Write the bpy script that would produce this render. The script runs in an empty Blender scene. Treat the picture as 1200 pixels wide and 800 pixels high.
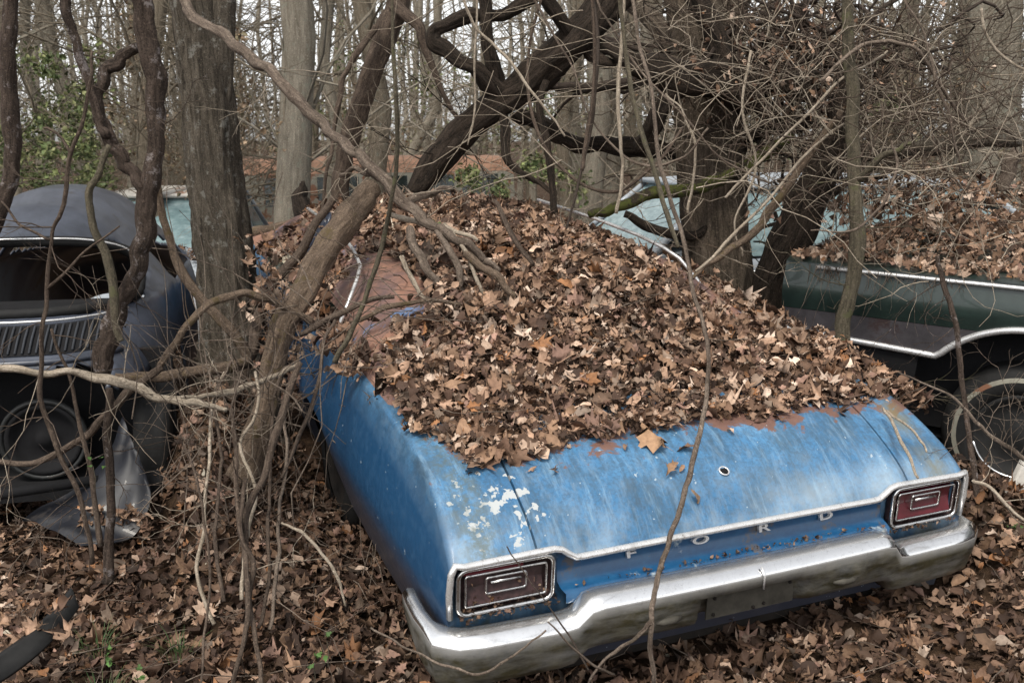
import bpy, math, random
import numpy as np
from mathutils import Vector, Matrix, noise
rnd=random.Random(7); NR=np.random.RandomState(11)
sc=bpy.context.scene
PI=math.pi; R=math.radians
# ---------------- camera / light / exposure ----------------
F=1140.0; PITCH=R(12); H=1.75
cam=bpy.data.cameras.new('camera'); camo=bpy.data.objects.new('camera',cam); sc.collection.objects.link(camo)
cam.sensor_width=36; cam.lens=F/1200*36; cam.clip_end=600; cam.clip_start=.05
camo.location=(0,0,H); camo.rotation_euler=(PI/2-PITCH,0,0); sc.camera=camo
cam.dof.use_dof=True; cam.dof.focus_distance=3.6; cam.dof.aperture_fstop=8
w=bpy.data.worlds.new('World'); sc.world=w; w.use_nodes=True
nt=w.node_tree; nt.nodes.clear()
sky=nt.nodes.new('ShaderNodeTexSky'); sky.sky_type='NISHITA'; sky.sun_disc=False
SUN_EL,SUN_AZ=R(58),R(200)
sky.sun_elevation=SUN_EL; sky.sun_rotation=SUN_AZ; sky.dust_density=1.5; sky.air_density=1.0; sky.ozone_density=1
hs=nt.nodes.new('ShaderNodeHueSaturation'); hs.inputs['Saturation'].default_value=.10
bg=nt.nodes.new('ShaderNodeBackground'); bg.inputs['Strength'].default_value=.125
wo=nt.nodes.new('ShaderNodeOutputWorld')
nt.links.new(sky.outputs[0],hs.inputs['Color']); nt.links.new(hs.outputs[0],bg.inputs[0]); nt.links.new(bg.outputs[0],wo.inputs[0])
sl=bpy.data.lights.new('sun','SUN'); sl.energy=1.5; sl.angle=R(14); sl.color=(1,.93,.82)
so=bpy.data.objects.new('sun',sl); sc.collection.objects.link(so)
# light comes from azimuth SUN_AZ (clockwise from +Y), elevation SUN_EL
so.rotation_euler=Vector((math.sin(SUN_AZ)*math.cos(SUN_EL),math.cos(SUN_AZ)*math.cos(SUN_EL),math.sin(SUN_EL))).to_track_quat('Z','Y').to_euler()
sc.view_settings.view_transform='Standard'; sc.view_settings.look='None'; sc.view_settings.gamma=1; sc.view_settings.exposure=1.1
sc.cycles.use_denoising=True; sc.cycles.max_bounces=6; sc.cycles.transparent_max_bounces=8
sc.cycles.caustics_reflective=False; sc.cycles.caustics_refractive=False

# ---------------- basic helpers ----------------
CP,SP=math.cos(PITCH),math.sin(PITCH)
def at(px,py,Y):
    """world point seen at photo pixel (1200x800) at forward distance Y"""
    dx=(px-600)/F; dz=-(py-400)/F
    d=Vector((dx,CP+SP*dz,-SP+CP*dz)); k=Y/d.y
    return Vector((0,0,H))+d*k
def mpx(Y): return (Y*CP+.2)/F     # metres per photo pixel at distance Y
CARM=Matrix(((.9242,-.3812,.0231,.695),(.3817,.9206,-.0821,2.953),(.0100,.0847,.9964,H-1.908),(0,0,0,1)))
CARI=CARM.inverted()
CARA=np.array(CARM)[:3]
CIA=np.array(CARI)[:3]
def smooth(a,b,x): t=min(1,max(0,(x-a)/(b-a))); return t*t*(3-2*t)
def ground_z(x,y):
    z=.05*noise.noise(Vector((x*.7,y*.7,3)))+.025*noise.noise(Vector((x*2.3,y*2.3,9)))
    if y>7: z-=.06*min(y-7,12)
    if y>24: z+=.012*(y-24)+.9*smooth(24,60,y)*noise.noise(Vector((x*.06,y*.05,2)))
    cx=CIA[0,0]*x+CIA[0,1]*y+CIA[0,3]; cy=CIA[1,0]*x+CIA[1,1]*y+CIA[1,3]
    z+=.30*math.exp(-((cx-1.35)/.45)**2-((cy-.3)/.8)**2)
    z+=.10*math.exp(-((cx+1.3)/.35)**2-((cy-.6)/.9)**2)
    z+=.50*math.exp(-((cx+1.36)/.26)**2-((cy-2.4)/.75)**2)
    return z+.03
def link(o,parent=None):
    sc.collection.objects.link(o)
    if parent is not None: o.parent=parent
    return o
def tag(o,label=None,cat=None,group=None,kind=None):
    if label: o['label']=label
    if cat: o['category']=cat
    if group: o['group']=group
    if kind: o['kind']=kind
    return o
def empty(name,label,cat,group=None,loc=(0,0,0),mat=None):
    o=bpy.data.objects.new(name,None); o.empty_display_size=.1
    if mat is not None: o.matrix_world=mat
    else: o.location=loc
    link(o); return tag(o,label,cat,group)
class MB:
    """collects geometry, builds one mesh object"""
    def __init__(s): s.v=[];s.f=[];s.a=[];s.n=0
    def add(s,v,f,a=None):
        v=np.asarray(v,float).reshape(-1,3)
        s.v.append(v); s.f.extend([tuple(i+s.n for i in q) for q in f])
        s.a.append(np.asarray(a,float) if a is not None else v*1.0); s.n+=len(v)
    def box(s,a,b,bev=0):
        x0,y0,z0=a;x1,y1,z1=b
        v=[(x,y,z) for z in(z0,z1) for y in(y0,y1) for x in(x0,x1)]
        s.add(v,[(0,2,3,1),(4,5,7,6),(0,1,5,4),(2,6,7,3),(0,4,6,2),(1,3,7,5)])
    def tube(s,pts,rad,sides=8,rough=0,cap=True,flat=1.0,furrow=0,seed=0):
        P=np.array([tuple(p) for p in pts],float); n=len(P)
        rad=np.array(rad if hasattr(rad,'__len__') else [rad]*n,float)
        T=np.gradient(P,axis=0); T/=np.linalg.norm(T,axis=1)[:,None]+1e-9
        N=np.zeros_like(P); u=np.array([0,1,0.]) if abs(T[0][1])<.9 else np.array([1,0,0.])
        u=u-T[0]*u.dot(T[0]); u/=np.linalg.norm(u); N[0]=u
        for i in range(1,n):
            u=N[i-1]-T[i]*N[i-1].dot(T[i]); N[i]=u/(np.linalg.norm(u)+1e-9)
        B=np.cross(T,N)
        S=np.r_[0,np.cumsum(np.linalg.norm(np.diff(P,axis=0),axis=1))]
        th=np.arange(sides)/sides*2*PI
        rr=np.repeat(rad[:,None],sides,1)
        if rough or furrow:
            for i in range(n):
                for j in range(sides):
                    c,q=math.cos(th[j]),math.sin(th[j])
                    k=0
                    if rough: u_=S[i]/max(rad[i],.004); k+=rough*(noise.noise(Vector((c*1.2,q*1.2,u_*.16+seed)))+.55*noise.noise(Vector((c*2.1,q*2.1,u_*.6+seed))))
                    if furrow:
                        e=noise.noise(Vector((c*rad[i]*26,q*rad[i]*26,S[i]*3+seed)))
                        k+=furrow*(.5-min(1,abs(e)*3.2))
                    rr[i,j]*=1+k
        V=P[:,None,:]+rr[:,:,None]*(np.cos(th)[None,:,None]*N[:,None,:]+flat*np.sin(th)[None,:,None]*B[:,None,:])
        A=np.stack([np.cos(th)[None,:]*rad[:,None],np.sin(th)[None,:]*rad[:,None],np.repeat((S*.14+seed*1.7)[:,None],sides,1)],-1)
        f=[(i*sides+j,i*sides+(j+1)%sides,(i+1)*sides+(j+1)%sides,(i+1)*sides+j) for i in range(n-1) for j in range(sides)]
        if cap: f+= [tuple(range(sides))[::-1],tuple((n-1)*sides+j for j in range(sides))]
        s.add(V.reshape(-1,3),f,A.reshape(-1,3))
    def grid(s,G,flip=False,wrap=False):
        G=np.asarray(G,float); n,m=G.shape[:2]; f=[]
        for i in range(n-1):
            for j in range(m if wrap else m-1):
                q=(i*m+j,i*m+(j+1)%m,(i+1)*m+(j+1)%m,(i+1)*m+j)
                f.append(q[::-1] if flip else q)
        s.add(G.reshape(-1,3),f)
    def lathe(s,prof,c,axis='x',sides=32):
        th=np.arange(sides+1)/sides*2*PI; G=[]
        for r,h in prof:
            a,b=r*np.cos(th),r*np.sin(th)
            q={'x':np.stack([0*a+h,a,b],-1),'y':np.stack([a,0*a+h,b],-1),'z':np.stack([a,b,0*a+h],-1)}[axis]
            G.append(q+np.array(c))
        s.grid(G)
    def build(s,name,mat,parent=None,smooth=True,at=False,mw=None,bevel=0,solid=0):
        me=bpy.data.meshes.new(name); V=np.concatenate(s.v) if s.v else np.zeros((0,3))
        me.from_pydata(V.tolist(),[],s.f); me.materials.append(mat)
        if smooth: me.polygons.foreach_set('use_smooth',[True]*len(me.polygons))
        if at:
            A=me.attributes.new('bk','FLOAT_VECTOR','POINT'); A.data.foreach_set('vector',np.concatenate(s.a).ravel())
        me.update(); o=bpy.data.objects.new(name,me); link(o,parent)
        if mw is not None: o.matrix_world=mw
        if solid:
            m=o.modifiers.new('s','SOLIDIFY'); m.thickness=solid; m.offset=-1
        if bevel:
            m=o.modifiers.new('b','BEVEL'); m.width=bevel; m.segments=2; m.limit_method='ANGLE'; m.angle_limit=R(40)
            o.data.polygons.foreach_set('use_smooth',[False]*len(me.polygons))
        return o
def spline(P,k=5):
    """catmull-rom through points (np array n x d)"""
    P=np.asarray([tuple(p) for p in P],float); n=len(P)
    if n<3: 
        t=np.linspace(0,1,k+1)[:,None]; return P[0]*(1-t)+P[-1]*t
    Q=np.vstack([2*P[0]-P[1],P,2*P[-1]-P[-2]]); out=[]
    for i in range(1,n):
        p0,p1,p2,p3=Q[i-1],Q[i],Q[i+1],Q[i+2]
        for j in range(k):
            t=j/k
            out.append(.5*((2*p1)+(-p0+p2)*t+(2*p0-5*p1+4*p2-p3)*t*t+(-p0+3*p1-3*p2+p3)*t**3))
    out.append(P[-1]); return np.array(out)

# ---------------- materials ----------------
class NB:
    def __init__(s,name,rough=.8,spec=.3,metal=0,coat=0):
        s.m=bpy.data.materials.new(name); s.m.use_nodes=True; s.t=s.m.node_tree
        s.b=s.t.nodes['Principled BSDF']; s.b.inputs['Roughness'].default_value=rough
        s.b.inputs['Specular IOR Level'].default_value=spec; s.b.inputs['Metallic'].default_value=metal
        s.b.inputs['Coat Weight'].default_value=coat
        s.tc=None
    def n(s,ty,**k):
        x=s.t.nodes.new('ShaderNode'+ty)
        for a,b in k.items():
            if a.startswith('_'): x.inputs[a[1:].replace('__',' ')].default_value=b
            else: setattr(x,a,b)
        return x
    def l(s,a,b): s.t.links.new(a,b)
    def co(s,which='Object',attr=None,scale=(1,1,1),loc=(0,0,0)):
        if attr: o=s.n('Attribute',attribute_name=attr).outputs['Vector']
        else: o=s.n('TexCoord').outputs[which]
        mp=s.n('Mapping'); mp.inputs['Scale'].default_value=scale; mp.inputs['Location'].default_value=loc
        s.l(o,mp.inputs[0]); return mp.outputs[0]
    def noise(s,co,scale,detail=4,rough=.6,dist=0):
        x=s.n('TexNoise'); x.inputs['Scale'].default_value=scale; x.inputs['Detail'].default_value=detail
        x.inputs['Roughness'].default_value=rough; x.inputs['Distortion'].default_value=dist
        s.l(co,x.inputs['Vector']); return x.outputs['Fac']
    def ramp(s,f,stops,interp='LINEAR'):
        x=s.n('ValToRGB'); x.color_ramp.interpolation=interp; e=x.color_ramp.elements
        while len(e)<len(stops): e.new(.5)
        for q,(p,c) in zip(e,stops):
            q.position=p; q.color=(c,c,c,1) if not hasattr(c,'__len__') else (*c,1)
        s.l(f,x.inputs[0]); return x.outputs[0]
    def mix(s,f,a,b,mode='MIX'):
        x=s.n('Mix',data_type='RGBA',blend_type=mode)
        if hasattr(f,'is_output'): s.l(f,x.inputs[0])
        else: x.inputs[0].default_value=f
        for v,i in((a,6),(b,7)):
            if hasattr(v,'is_output'): s.l(v,x.inputs[i])
            else: x.inputs[i].default_value=(*v,1)
        return x.outputs[2]
    def math(s,op,a,b=0):
        x=s.n('Math',operation=op)
        for v,i in((a,0),(b,1)):
            if hasattr(v,'is_output'): s.l(v,x.inputs[i])
            else: x.inputs[i].default_value=v
        return x.outputs[0]
    def bump(s,h,st=.5,d=.01):
        x=s.n('Bump'); x.inputs['Strength'].default_value=st; x.inputs['Distance'].default_value=d
        s.l(h,x.inputs['Height']); s.l(x.outputs[0],s.b.inputs['Normal'])
    def col(s,c):
        if hasattr(c,'is_output'): s.l(c,s.b.inputs['Base Color'])
        else: s.b.inputs['Base Color'].default_value=(*c,1)
        return s
def plain(name,c,rough=.7,metal=0,var=.3,sc_=20,spec=.3,coat=0):
    b=NB(name,rough,spec,metal,coat); f=b.noise(b.co(),sc_,5,.65)
    b.col(b.ramp(f,[(.3,tuple(x*(1-var) for x in c)),(.7,tuple(min(1,x*(1+var)) for x in c))]))
    b.bump(f,.15,.004); return b.m
def bark(name,dark,light,lichen=None,scale=45,bst=.9,am=.0):
    b=NB(name,.9,.2); c=b.co(attr='bk',scale=(1,1,1))
    f=b.noise(c,scale,8,.75,.6); g=b.noise(c,9,3,.6)
    base=b.mix(b.ramp(f,[(.38,0),(.62,1)]),dark,light)
    base=b.mix(b.ramp(g,[(.35,0),(.75,.55)]),base,tuple(x*.55 for x in dark))
    h=b.noise(b.co(),150,5,.75); base=b.mix(b.ramp(h,[(.35,.75),(.52,0)]),base,tuple(x*.35 for x in dark)); h2=b.noise(b.co(loc=(3,3,3)),70,6,.8); base=b.mix(b.ramp(h2,[(.56,0),(.66,.6)]),base,tuple(min(1,x*1.6) for x in light))
    if lichen:
        l=b.noise(b.co(scale=(1,1,1)),14,6,.75); base=b.mix(b.ramp(l,[(.56-am,0),(.62-am,.8)]),base,lichen)
    b.col(base); b.bump(b.math('ADD',f,b.math('MULTIPLY',h,.5)),min(1,bst*1.2),.03); return b.m
M={}
M['trunk']=bark('bark_grey_furrowed',(.050,.041,.031),(.20,.168,.130),(.26,.25,.22))
M['trunk2']=bark('bark_brown_furrowed',(.060,.047,.034),(.23,.18,.135))
M['trunkfar']=bark('bark_far_trees',(.20,.172,.132),(.40,.355,.285),(.25,.25,.2),scale=30)  # bark colour paled to carry the haze of distance
M['trunkfar2']=bark('bark_far_trees_brown',(.155,.127,.092),(.33,.275,.205),(.2,.2,.16),scale=30)  # browner far bark, haze likewise mixed into its pale colour
M['scaly']=bark('bark_scaly_reddish',(.045,.032,.024),(.17,.125,.10),(.33,.29,.28),scale=60,am=-.01)
M['wet']=bark('wet_dark_wood',(.013,.010,.007),(.085,.062,.046),scale=60)
M['log']=bark('bare_log_wood',(.085,.060,.042),(.25,.185,.135),(.10,.075,.035),scale=50,bst=.6)
M['dead']=bark('bleached_dead_wood',(.085,.062,.048),(.27,.215,.17),(.07,.055,.04),scale=50,bst=.5)
M['vine']=bark('brown_vine_bark',(.045,.032,.024),(.15,.112,.086),scale=90,bst=.4)
M['vined']=bark('dark_vine_bark',(.03,.023,.018),(.08,.06,.048),scale=90,bst=.4)
M['vinep']=bark('pale_twig_bark',(.21,.17,.125),(.44,.375,.30),scale=90,bst=.3)
M['sap']=bark('sapling_bark_mossy',(.06,.052,.036),(.16,.135,.095),(.10,.10,.05),scale=60,bst=.5)
M['moss']=bark('mossy_log_bark',(.04,.032,.022),(.09,.07,.05),(.10,.115,.025),scale=50,am=.1)
def leafmat(name,rough=.75,tr=.12):
    b=NB(name,rough,.25); a=b.n('Attribute',attribute_name='col')
    f=b.noise(b.co(),60,4,.6)
    c=b.mix(b.ramp(f,[(.35,.35),(.6,0)]),a.outputs['Color'],(.035,.02,.012)); b.col(c)
    b.bump(f,.3,.003); return b.m
M['leaf']=leafmat('dry_leaves'); M['green']=leafmat('green_foliage',.6)
b=NB('soil_leaf_mould',.95,.1); f=b.noise(b.co(),18,8,.75); g=b.noise(b.co(),1.2,4,.6)
b.col(b.mix(b.ramp(g,[(.4,0),(.7,.6)]),b.ramp(f,[(.3,(.012,.008,.006)),(.5,(.05,.03,.019)),(.7,(.13,.08,.05))]),(.05,.035,.022))); b.bump(f,1,.03); M['soil']=b.m
M['mould']=plain('dark_leaf_mould',(.04,.025,.016),.95,0,.6,40)
# blue paint: faded, chalky, rust along the leaf line, lichen at left corner (object coords = car coords)
def blue_paint(name,side=False):
    b=NB(name,.42,.40,coat=.05); co=b.co()
    sep=b.n('SeparateXYZ'); b.l(co,sep.inputs[0]); X,Y,Z=sep.outputs
    n1=b.noise(co,3.5,6,.65); n2=b.noise(co,28,6,.75); n3=b.noise(b.co(scale=(3,1,1)),9,6,.7,.6)
    base=b.ramp(n1,[(.3,(.034,.130,.265)),(.52,(.062,.188,.350)),(.72,(.105,.255,.425))])
    base=b.mix(b.ramp(n2,[(.42,0),(.66,.6)]),base,(.035,.075,.13)); n4=b.noise(co,95,4,.7); base=b.mix(b.ramp(n4,[(.46,0),(.62,.45)]),base,(.03,.06,.10)); n5=b.noise(b.co(loc=(4,4,1)),7,6,.7); base=b.mix(b.ramp(n5,[(.46,0),(.62,.6)]),base,(.045,.085,.125)); st=b.noise(b.co(scale=(9,1.2,1.2),loc=(1,1,7)),4,7,.75); base=b.mix(b.ramp(st,[(.50,0),(.66,.55)]),base,(.04,.065,.085)); st2=b.noise(b.co(scale=(7,.9,.9),loc=(6,1,3)),3.5,7,.75); base=b.mix(b.ramp(st2,[(.54,0),(.70,.5)]),base,(.24,.38,.50))
    chalk=b.mix(b.ramp(n3,[(.50,0),(.74,.32)]),base,(.28,.40,.52))
    # chalk haze just above the trim
    mz=b.n('MapRange'); mz.inputs[1].default_value=.86; mz.inputs[2].default_value=.73; b.l(Z,mz.inputs[0])
    hz=b.math('MULTIPLY',mz.outputs[0],b.ramp(n1,[(.42,0),(.66,.5)]))
    top=b.mix(hz,chalk,(.38,.45,.50))
    # side is deeper blue: partly cleaner paint, partly its shade put into the colour
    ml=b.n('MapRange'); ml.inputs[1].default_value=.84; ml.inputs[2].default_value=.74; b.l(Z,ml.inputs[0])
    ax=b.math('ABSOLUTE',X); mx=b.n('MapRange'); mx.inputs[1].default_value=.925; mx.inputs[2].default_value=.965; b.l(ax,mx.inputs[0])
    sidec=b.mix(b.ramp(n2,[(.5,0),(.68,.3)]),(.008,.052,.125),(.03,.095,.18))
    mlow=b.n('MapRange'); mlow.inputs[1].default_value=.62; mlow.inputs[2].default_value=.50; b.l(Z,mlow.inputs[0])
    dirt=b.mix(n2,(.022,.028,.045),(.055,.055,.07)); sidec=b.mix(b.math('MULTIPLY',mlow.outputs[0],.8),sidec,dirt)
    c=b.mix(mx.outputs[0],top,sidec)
    c=b.mix(b.ramp(Z,[(.44,1),(.52,0)]),c,dirt)
    # rust line near leaves
    myr=b.ramp(Y,[(.17,0),(.29,1),(.42,1),(.55,0)])
    rn=b.noise(co,6.5,12,.72,.5); rl=b.math('MULTIPLY',myr,.17); xl=b.ramp(b.math('MULTIPLY',X,-1),[(.72,0),(.86,1)]); rf=b.math('SUBTRACT',b.math('ADD',rn,rl),b.math('MULTIPLY',xl,.07))
    rc=b.mix(n2,(.085,.05,.045),(.21,.115,.085))
    rm=b.math('MULTIPLY',b.ramp(rf,[(.645,0),(.675,1)]),b.ramp(Z,[(.84,0),(.88,1)]))
    c=b.mix(rm,c,rc)
    # lichen/white primer spots near left rear corner
    dx=b.math('POWER',b.math('MULTIPLY',b.math('ADD',X,.77),6.5),2); dy=b.math('POWER',b.math('MULTIPLY',b.math('ADD',Y,-.13),7),2)
    rad=b.math('SUBTRACT',1,b.math('ADD',dx,dy)); ln=b.noise(co,24,3,.55)
    lm=b.math('ADD',b.math('MULTIPLY',rad,.14),ln); c=b.mix(b.ramp(lm,[(.66,0),(.675,.95)]),c,(.40,.42,.42))
    sp=b.noise(co,45,2,.5); c=b.mix(b.ramp(sp,[(.73,0),(.75,.8)]),c,(.36,.42,.46))
    # moss/dirt patch right of lichen and on right fender
    dx=b.math('POWER',b.math('MULTIPLY',b.math('ADD',X,.85),14),2); dg=b.math('SUBTRACT',1,dx)
    c=b.mix(b.math('MULTIPLY',b.math('MAXIMUM',dg,0),b.ramp(n2,[(.42,0),(.6,.7)])),c,(.09,.11,.09))
    dx=b.math('POWER',b.math('MULTIPLY',b.math('ADD',X,-.84),16),2); dg=b.math('SUBTRACT',1,dx)
    c=b.mix(b.math('MULTIPLY',b.math('MAXIMUM',dg,0),b.ramp(n1,[(.42,0),(.6,.7)])),c,(.16,.14,.07))
    b.col(c); b.l(b.ramp(n2,[(.3,.3),(.7,.6)]),b.b.inputs['Roughness']); b.bump(n2,.08,.003); return b.m
M['blue']=blue_paint('faded_blue_paint')
b=NB('deep_blue_panel_paint',.35,.5,coat=.3); co=b.co(); f=b.noise(co,22,6,.75); g=b.noise(co,5,6,.7)
c=b.mix(b.ramp(f,[(.4,0),(.65,.5)]),(.008,.060,.15),(.02,.11,.23)); c=b.mix(b.ramp(g,[(.58,0),(.64,.8)]),c,(.42,.47,.47)); c=b.mix(b.ramp(b.noise(b.co(loc=(3,1,2)),6,5,.7),[(.6,0),(.66,.8)]),c,(.10,.08,.06)); b.col(c); M['bluedeep']=b.m
b=NB('rusted_sail_panel',.75,.25); co=b.co(); f=b.noise(co,5,6,.65); g=b.noise(co,30,6,.7)
c=b.mix(b.ramp(f,[(.42,0),(.6,1)]),(.27,.145,.10),(.13,.085,.08)); c=b.mix(b.ramp(g,[(.5,0),(.7,.5)]),c,(.09,.05,.04)); c=b.mix(b.ramp(b.noise(b.co(loc=(5,5,5)),3,5,.6),[(.62,0),(.65,.8)]),c,(.10,.18,.33)); b.col(c); b.bump(g,.2,.004); M['rustroof']=b.m
def chrome(name,dirt=.35,olive=False,base=(.68,.68,.68)):
    dk=.35 if olive else 1
    b=NB(name,.16,.5,1); co=b.co(); f=b.noise(co,22,8,.75); g=b.noise(b.co(scale=(1,3,4)),4,5,.7)
    m=b.ramp(f,[(.45,0),(.75,dirt)]); c=b.mix(m,base,(.16,.13,.09)); g2=b.noise(b.co(loc=(1,5,2)),70,6,.8); c=b.mix(b.ramp(g2,[(.56,0),(.66,.75*dk)]),c,(.10,.07,.045)); g3=b.noise(b.co(loc=(2,5,9)),7,8,.75); c=b.mix(b.ramp(g3,[(.54,0),(.70,.6*dk)]),c,(.20,.185,.15))
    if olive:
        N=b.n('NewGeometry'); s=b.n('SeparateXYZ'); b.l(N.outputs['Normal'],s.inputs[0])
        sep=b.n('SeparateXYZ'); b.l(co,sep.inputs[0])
        # reflected ground painted in as dark olive, with algae and dirt, on the lower half: uses height below the ridge stored in bk.z
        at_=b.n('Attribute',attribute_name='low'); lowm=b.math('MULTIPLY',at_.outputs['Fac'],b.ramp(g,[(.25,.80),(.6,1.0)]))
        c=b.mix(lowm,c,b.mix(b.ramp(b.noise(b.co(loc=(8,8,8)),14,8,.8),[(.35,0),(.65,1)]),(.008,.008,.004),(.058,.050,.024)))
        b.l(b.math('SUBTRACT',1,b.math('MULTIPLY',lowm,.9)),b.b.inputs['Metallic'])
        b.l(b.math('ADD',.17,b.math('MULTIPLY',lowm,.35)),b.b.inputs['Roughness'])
    else: b.l(b.ramp(f,[(.3,.12),(.8,.5)]),b.b.inputs['Roughness'])
    b.col(c); b.bump(f,.06,.003); return b.m
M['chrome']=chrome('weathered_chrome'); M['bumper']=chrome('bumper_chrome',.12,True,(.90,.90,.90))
M['trim']=chrome('pitted_trim_metal',.3,False,(.72,.72,.72)); M['trim'].node_tree.nodes['Principled BSDF'].inputs['Metallic'].default_value=.6
M['black']=plain('black_void_paint',(.006,.006,.007),.9)
M['dkrust']=plain('dark_rusty_metal',(.014,.011,.009),.85,0,.6,14)
M['rubber']=plain('old_rubber',(.009,.009,.009),.75,0,.4,30)
M['red']=plain('dull_red_lens',(.085,.010,.016),.28,0,.5,9,.6,.3)
M['redd']=plain('dirty_dark_red_lens',(.040,.020,.020),.6,0,.7,40,.4)
M['plate']=plain('corroded_grey_plate',(.060,.055,.045),.7,.2,.4,16)
M['letter']=chrome('letter_chrome',.1,False,(.85,.85,.85)); M['letter'].node_tree.nodes['Principled BSDF'].inputs['Metallic'].default_value=.35
def paint(name,c,r=.5,rust=.0,rustc=(.12,.055,.03),var=.25,coat=.1):
    b=NB(name,r,.4,coat=coat); co=b.co(); f=b.noise(co,4,7,.7); g=b.noise(co,30,6,.7)
    k=b.ramp(f,[(.3,tuple(x*(1-var) for x in c)),(.7,tuple(min(1,x*(1+var)) for x in c))])
    k=b.mix(b.ramp(g,[(.5,0),(.75,.5)]),k,tuple(x*.45 for x in c))
    if rust: k=b.mix(b.ramp(b.noise(b.co(loc=(7,2,1)),3,7,.7),[(.62-rust,0),(.66-rust,1)]),k,b.mix(g,rustc,tuple(x*1.8 for x in rustc)))
    b.col(k); b.bump(g,.1,.003); return b.m
M['vw']=paint('matte_slate_black_paint',(.045,.052,.070),.36,.03,(.02,.018,.018),var=.45)
M['vwlow']=paint('oily_dark_metal',(.012,.013,.013),.6)
M['white']=paint('chalky_white_paint',(.58,.55,.5),.6,.04,(.25,.13,.08))
M['palegrey']=paint('pale_blue_grey_paint',(.30,.33,.36),.5,.0)
M['dgreen']=paint('dark_green_paint',(.018,.030,.026),.35,.0,var=.4,coat=.3)
M['dlow']=paint('dull_grey_lower_paint',(.055,.05,.055),.6,.05,(.03,.02,.02),var=.5)
M['orange']=paint('orange_rusty_roof',(.30,.17,.11),.75,.0,var=.35)
M['oldwhite']=paint('dirty_cream_paint',(.22,.21,.17),.7,.1)
b=NB('teal_tinted_glass',.12,.6,coat=.3); f=b.noise(b.co(scale=(1,1,3)),9,6,.7); b.col(b.ramp(f,[(.3,(.10,.16,.17)),(.55,(.18,.26,.27)),(.75,(.33,.41,.41))])); M['teal']=b.m
b=NB('dark_green_glass',.08,.6,coat=.6); b.col((.01,.018,.016)); M['dglass']=b.m
M['rubble']=plain('bleached_branch_chunk',(.42,.38,.31),.9,0,.3,8)
M['grassm']=leafmat('grass_blades',.6)

# ---------------- leaf machinery ----------------
PAL=np.array([(.32,.205,.14),(.235,.145,.092),(.155,.092,.060),(.095,.055,.037),(.40,.285,.21),(.52,.40,.315),(.29,.14,.065),(.052,.031,.022),(.27,.165,.125),(.19,.14,.105)])
PW_CAR=np.array([.19,.15,.15,.14,.12,.065,.03,.11,.05,.035])
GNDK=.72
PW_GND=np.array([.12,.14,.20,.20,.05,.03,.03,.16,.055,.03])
def leaf_templates():
    T=[]
    outl=[]
    # lobed (maple-like), oak-like, oval, pointed oval
    mp=[(0,-.5),(.10,-.30),(.34,-.38),(.27,-.12),(.52,-.02),(.30,.08),(.34,.30),(.13,.20),(0,.5)]
    ok=[(0,-.55),(.10,-.35),(.20,-.25),(.11,-.13),(.27,-.02),(.13,.08),(.26,.22),(.10,.30),(0,.52)]
    ov=[(0,-.5),(.14,-.38),(.22,-.22),(.26,-.05),(.26,.10),(.21,.24),(.13,.36),(.06,.45),(0,.52)]
    nv=[(0,-.55),(.07,-.4),(.13,-.25),(.16,-.08),(.16,.08),(.13,.22),(.09,.34),(.04,.45),(0,.6)]
    for o in (mp,ok,ov,nv): outl.append(o)
    rr=random.Random(3)
    for k in range(30):
        o=outl[[0,1,2,2,1,3,2,1,0,2][k%10]]
        asp=rr.uniform(.65,1.15); tear=rr.uniform(.5,1.) if k%3==0 else 1
        o=[(max(0,x*asp+(rr.gauss(0,.035) if 0<i_<len(o)-1 else 0)),y*(tear if y>0 else 1)+(rr.gauss(0,.025) if 0<i_<len(o)-1 else 0)) for i_,(x,y) in enumerate(o)]
        fold=rr.uniform(.2,2.0)*rr.choice([1,1,-1]); curl=rr.uniform(-3.0,3.4); tw=rr.uniform(-.7,.7)
        V=[];Fc=[]
        n=len(o)
        for side in(-1,0,1):
            for i,(x,y) in enumerate(o):
                xx=side*x*(1+.15*rr.uniform(-1,1)) if side else 0.0
                a=curl*y; z=(1-math.cos(a))/max(abs(curl),.1)*(1 if curl>0 else -1)*.55; yy=math.sin(a)/curl if abs(curl)>.1 else y
                z+=fold*abs(xx)**1.3*.9+tw*xx*y+(rr.uniform(-.09,.09) if side else 0)
                V.append((xx,yy,z))
        for i in range(n-1):
            Fc.append((i,i+1,n+i+1,n+i)); Fc.append((n+i,n+i+1,2*n+i+1,2*n+i))
        # stem
        V+= [(-.008,-.5,V[n][2]),(.008,-.5,V[n][2]),(.0,-.85,V[n][2]+.08)]
        Fc.append((3*n,3*n+1,3*n+2))
        T.append((np.array(V)-np.array(V).mean(0)*np.array([0,0,1]),Fc))
    return T
LT=leaf_templates()
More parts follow.
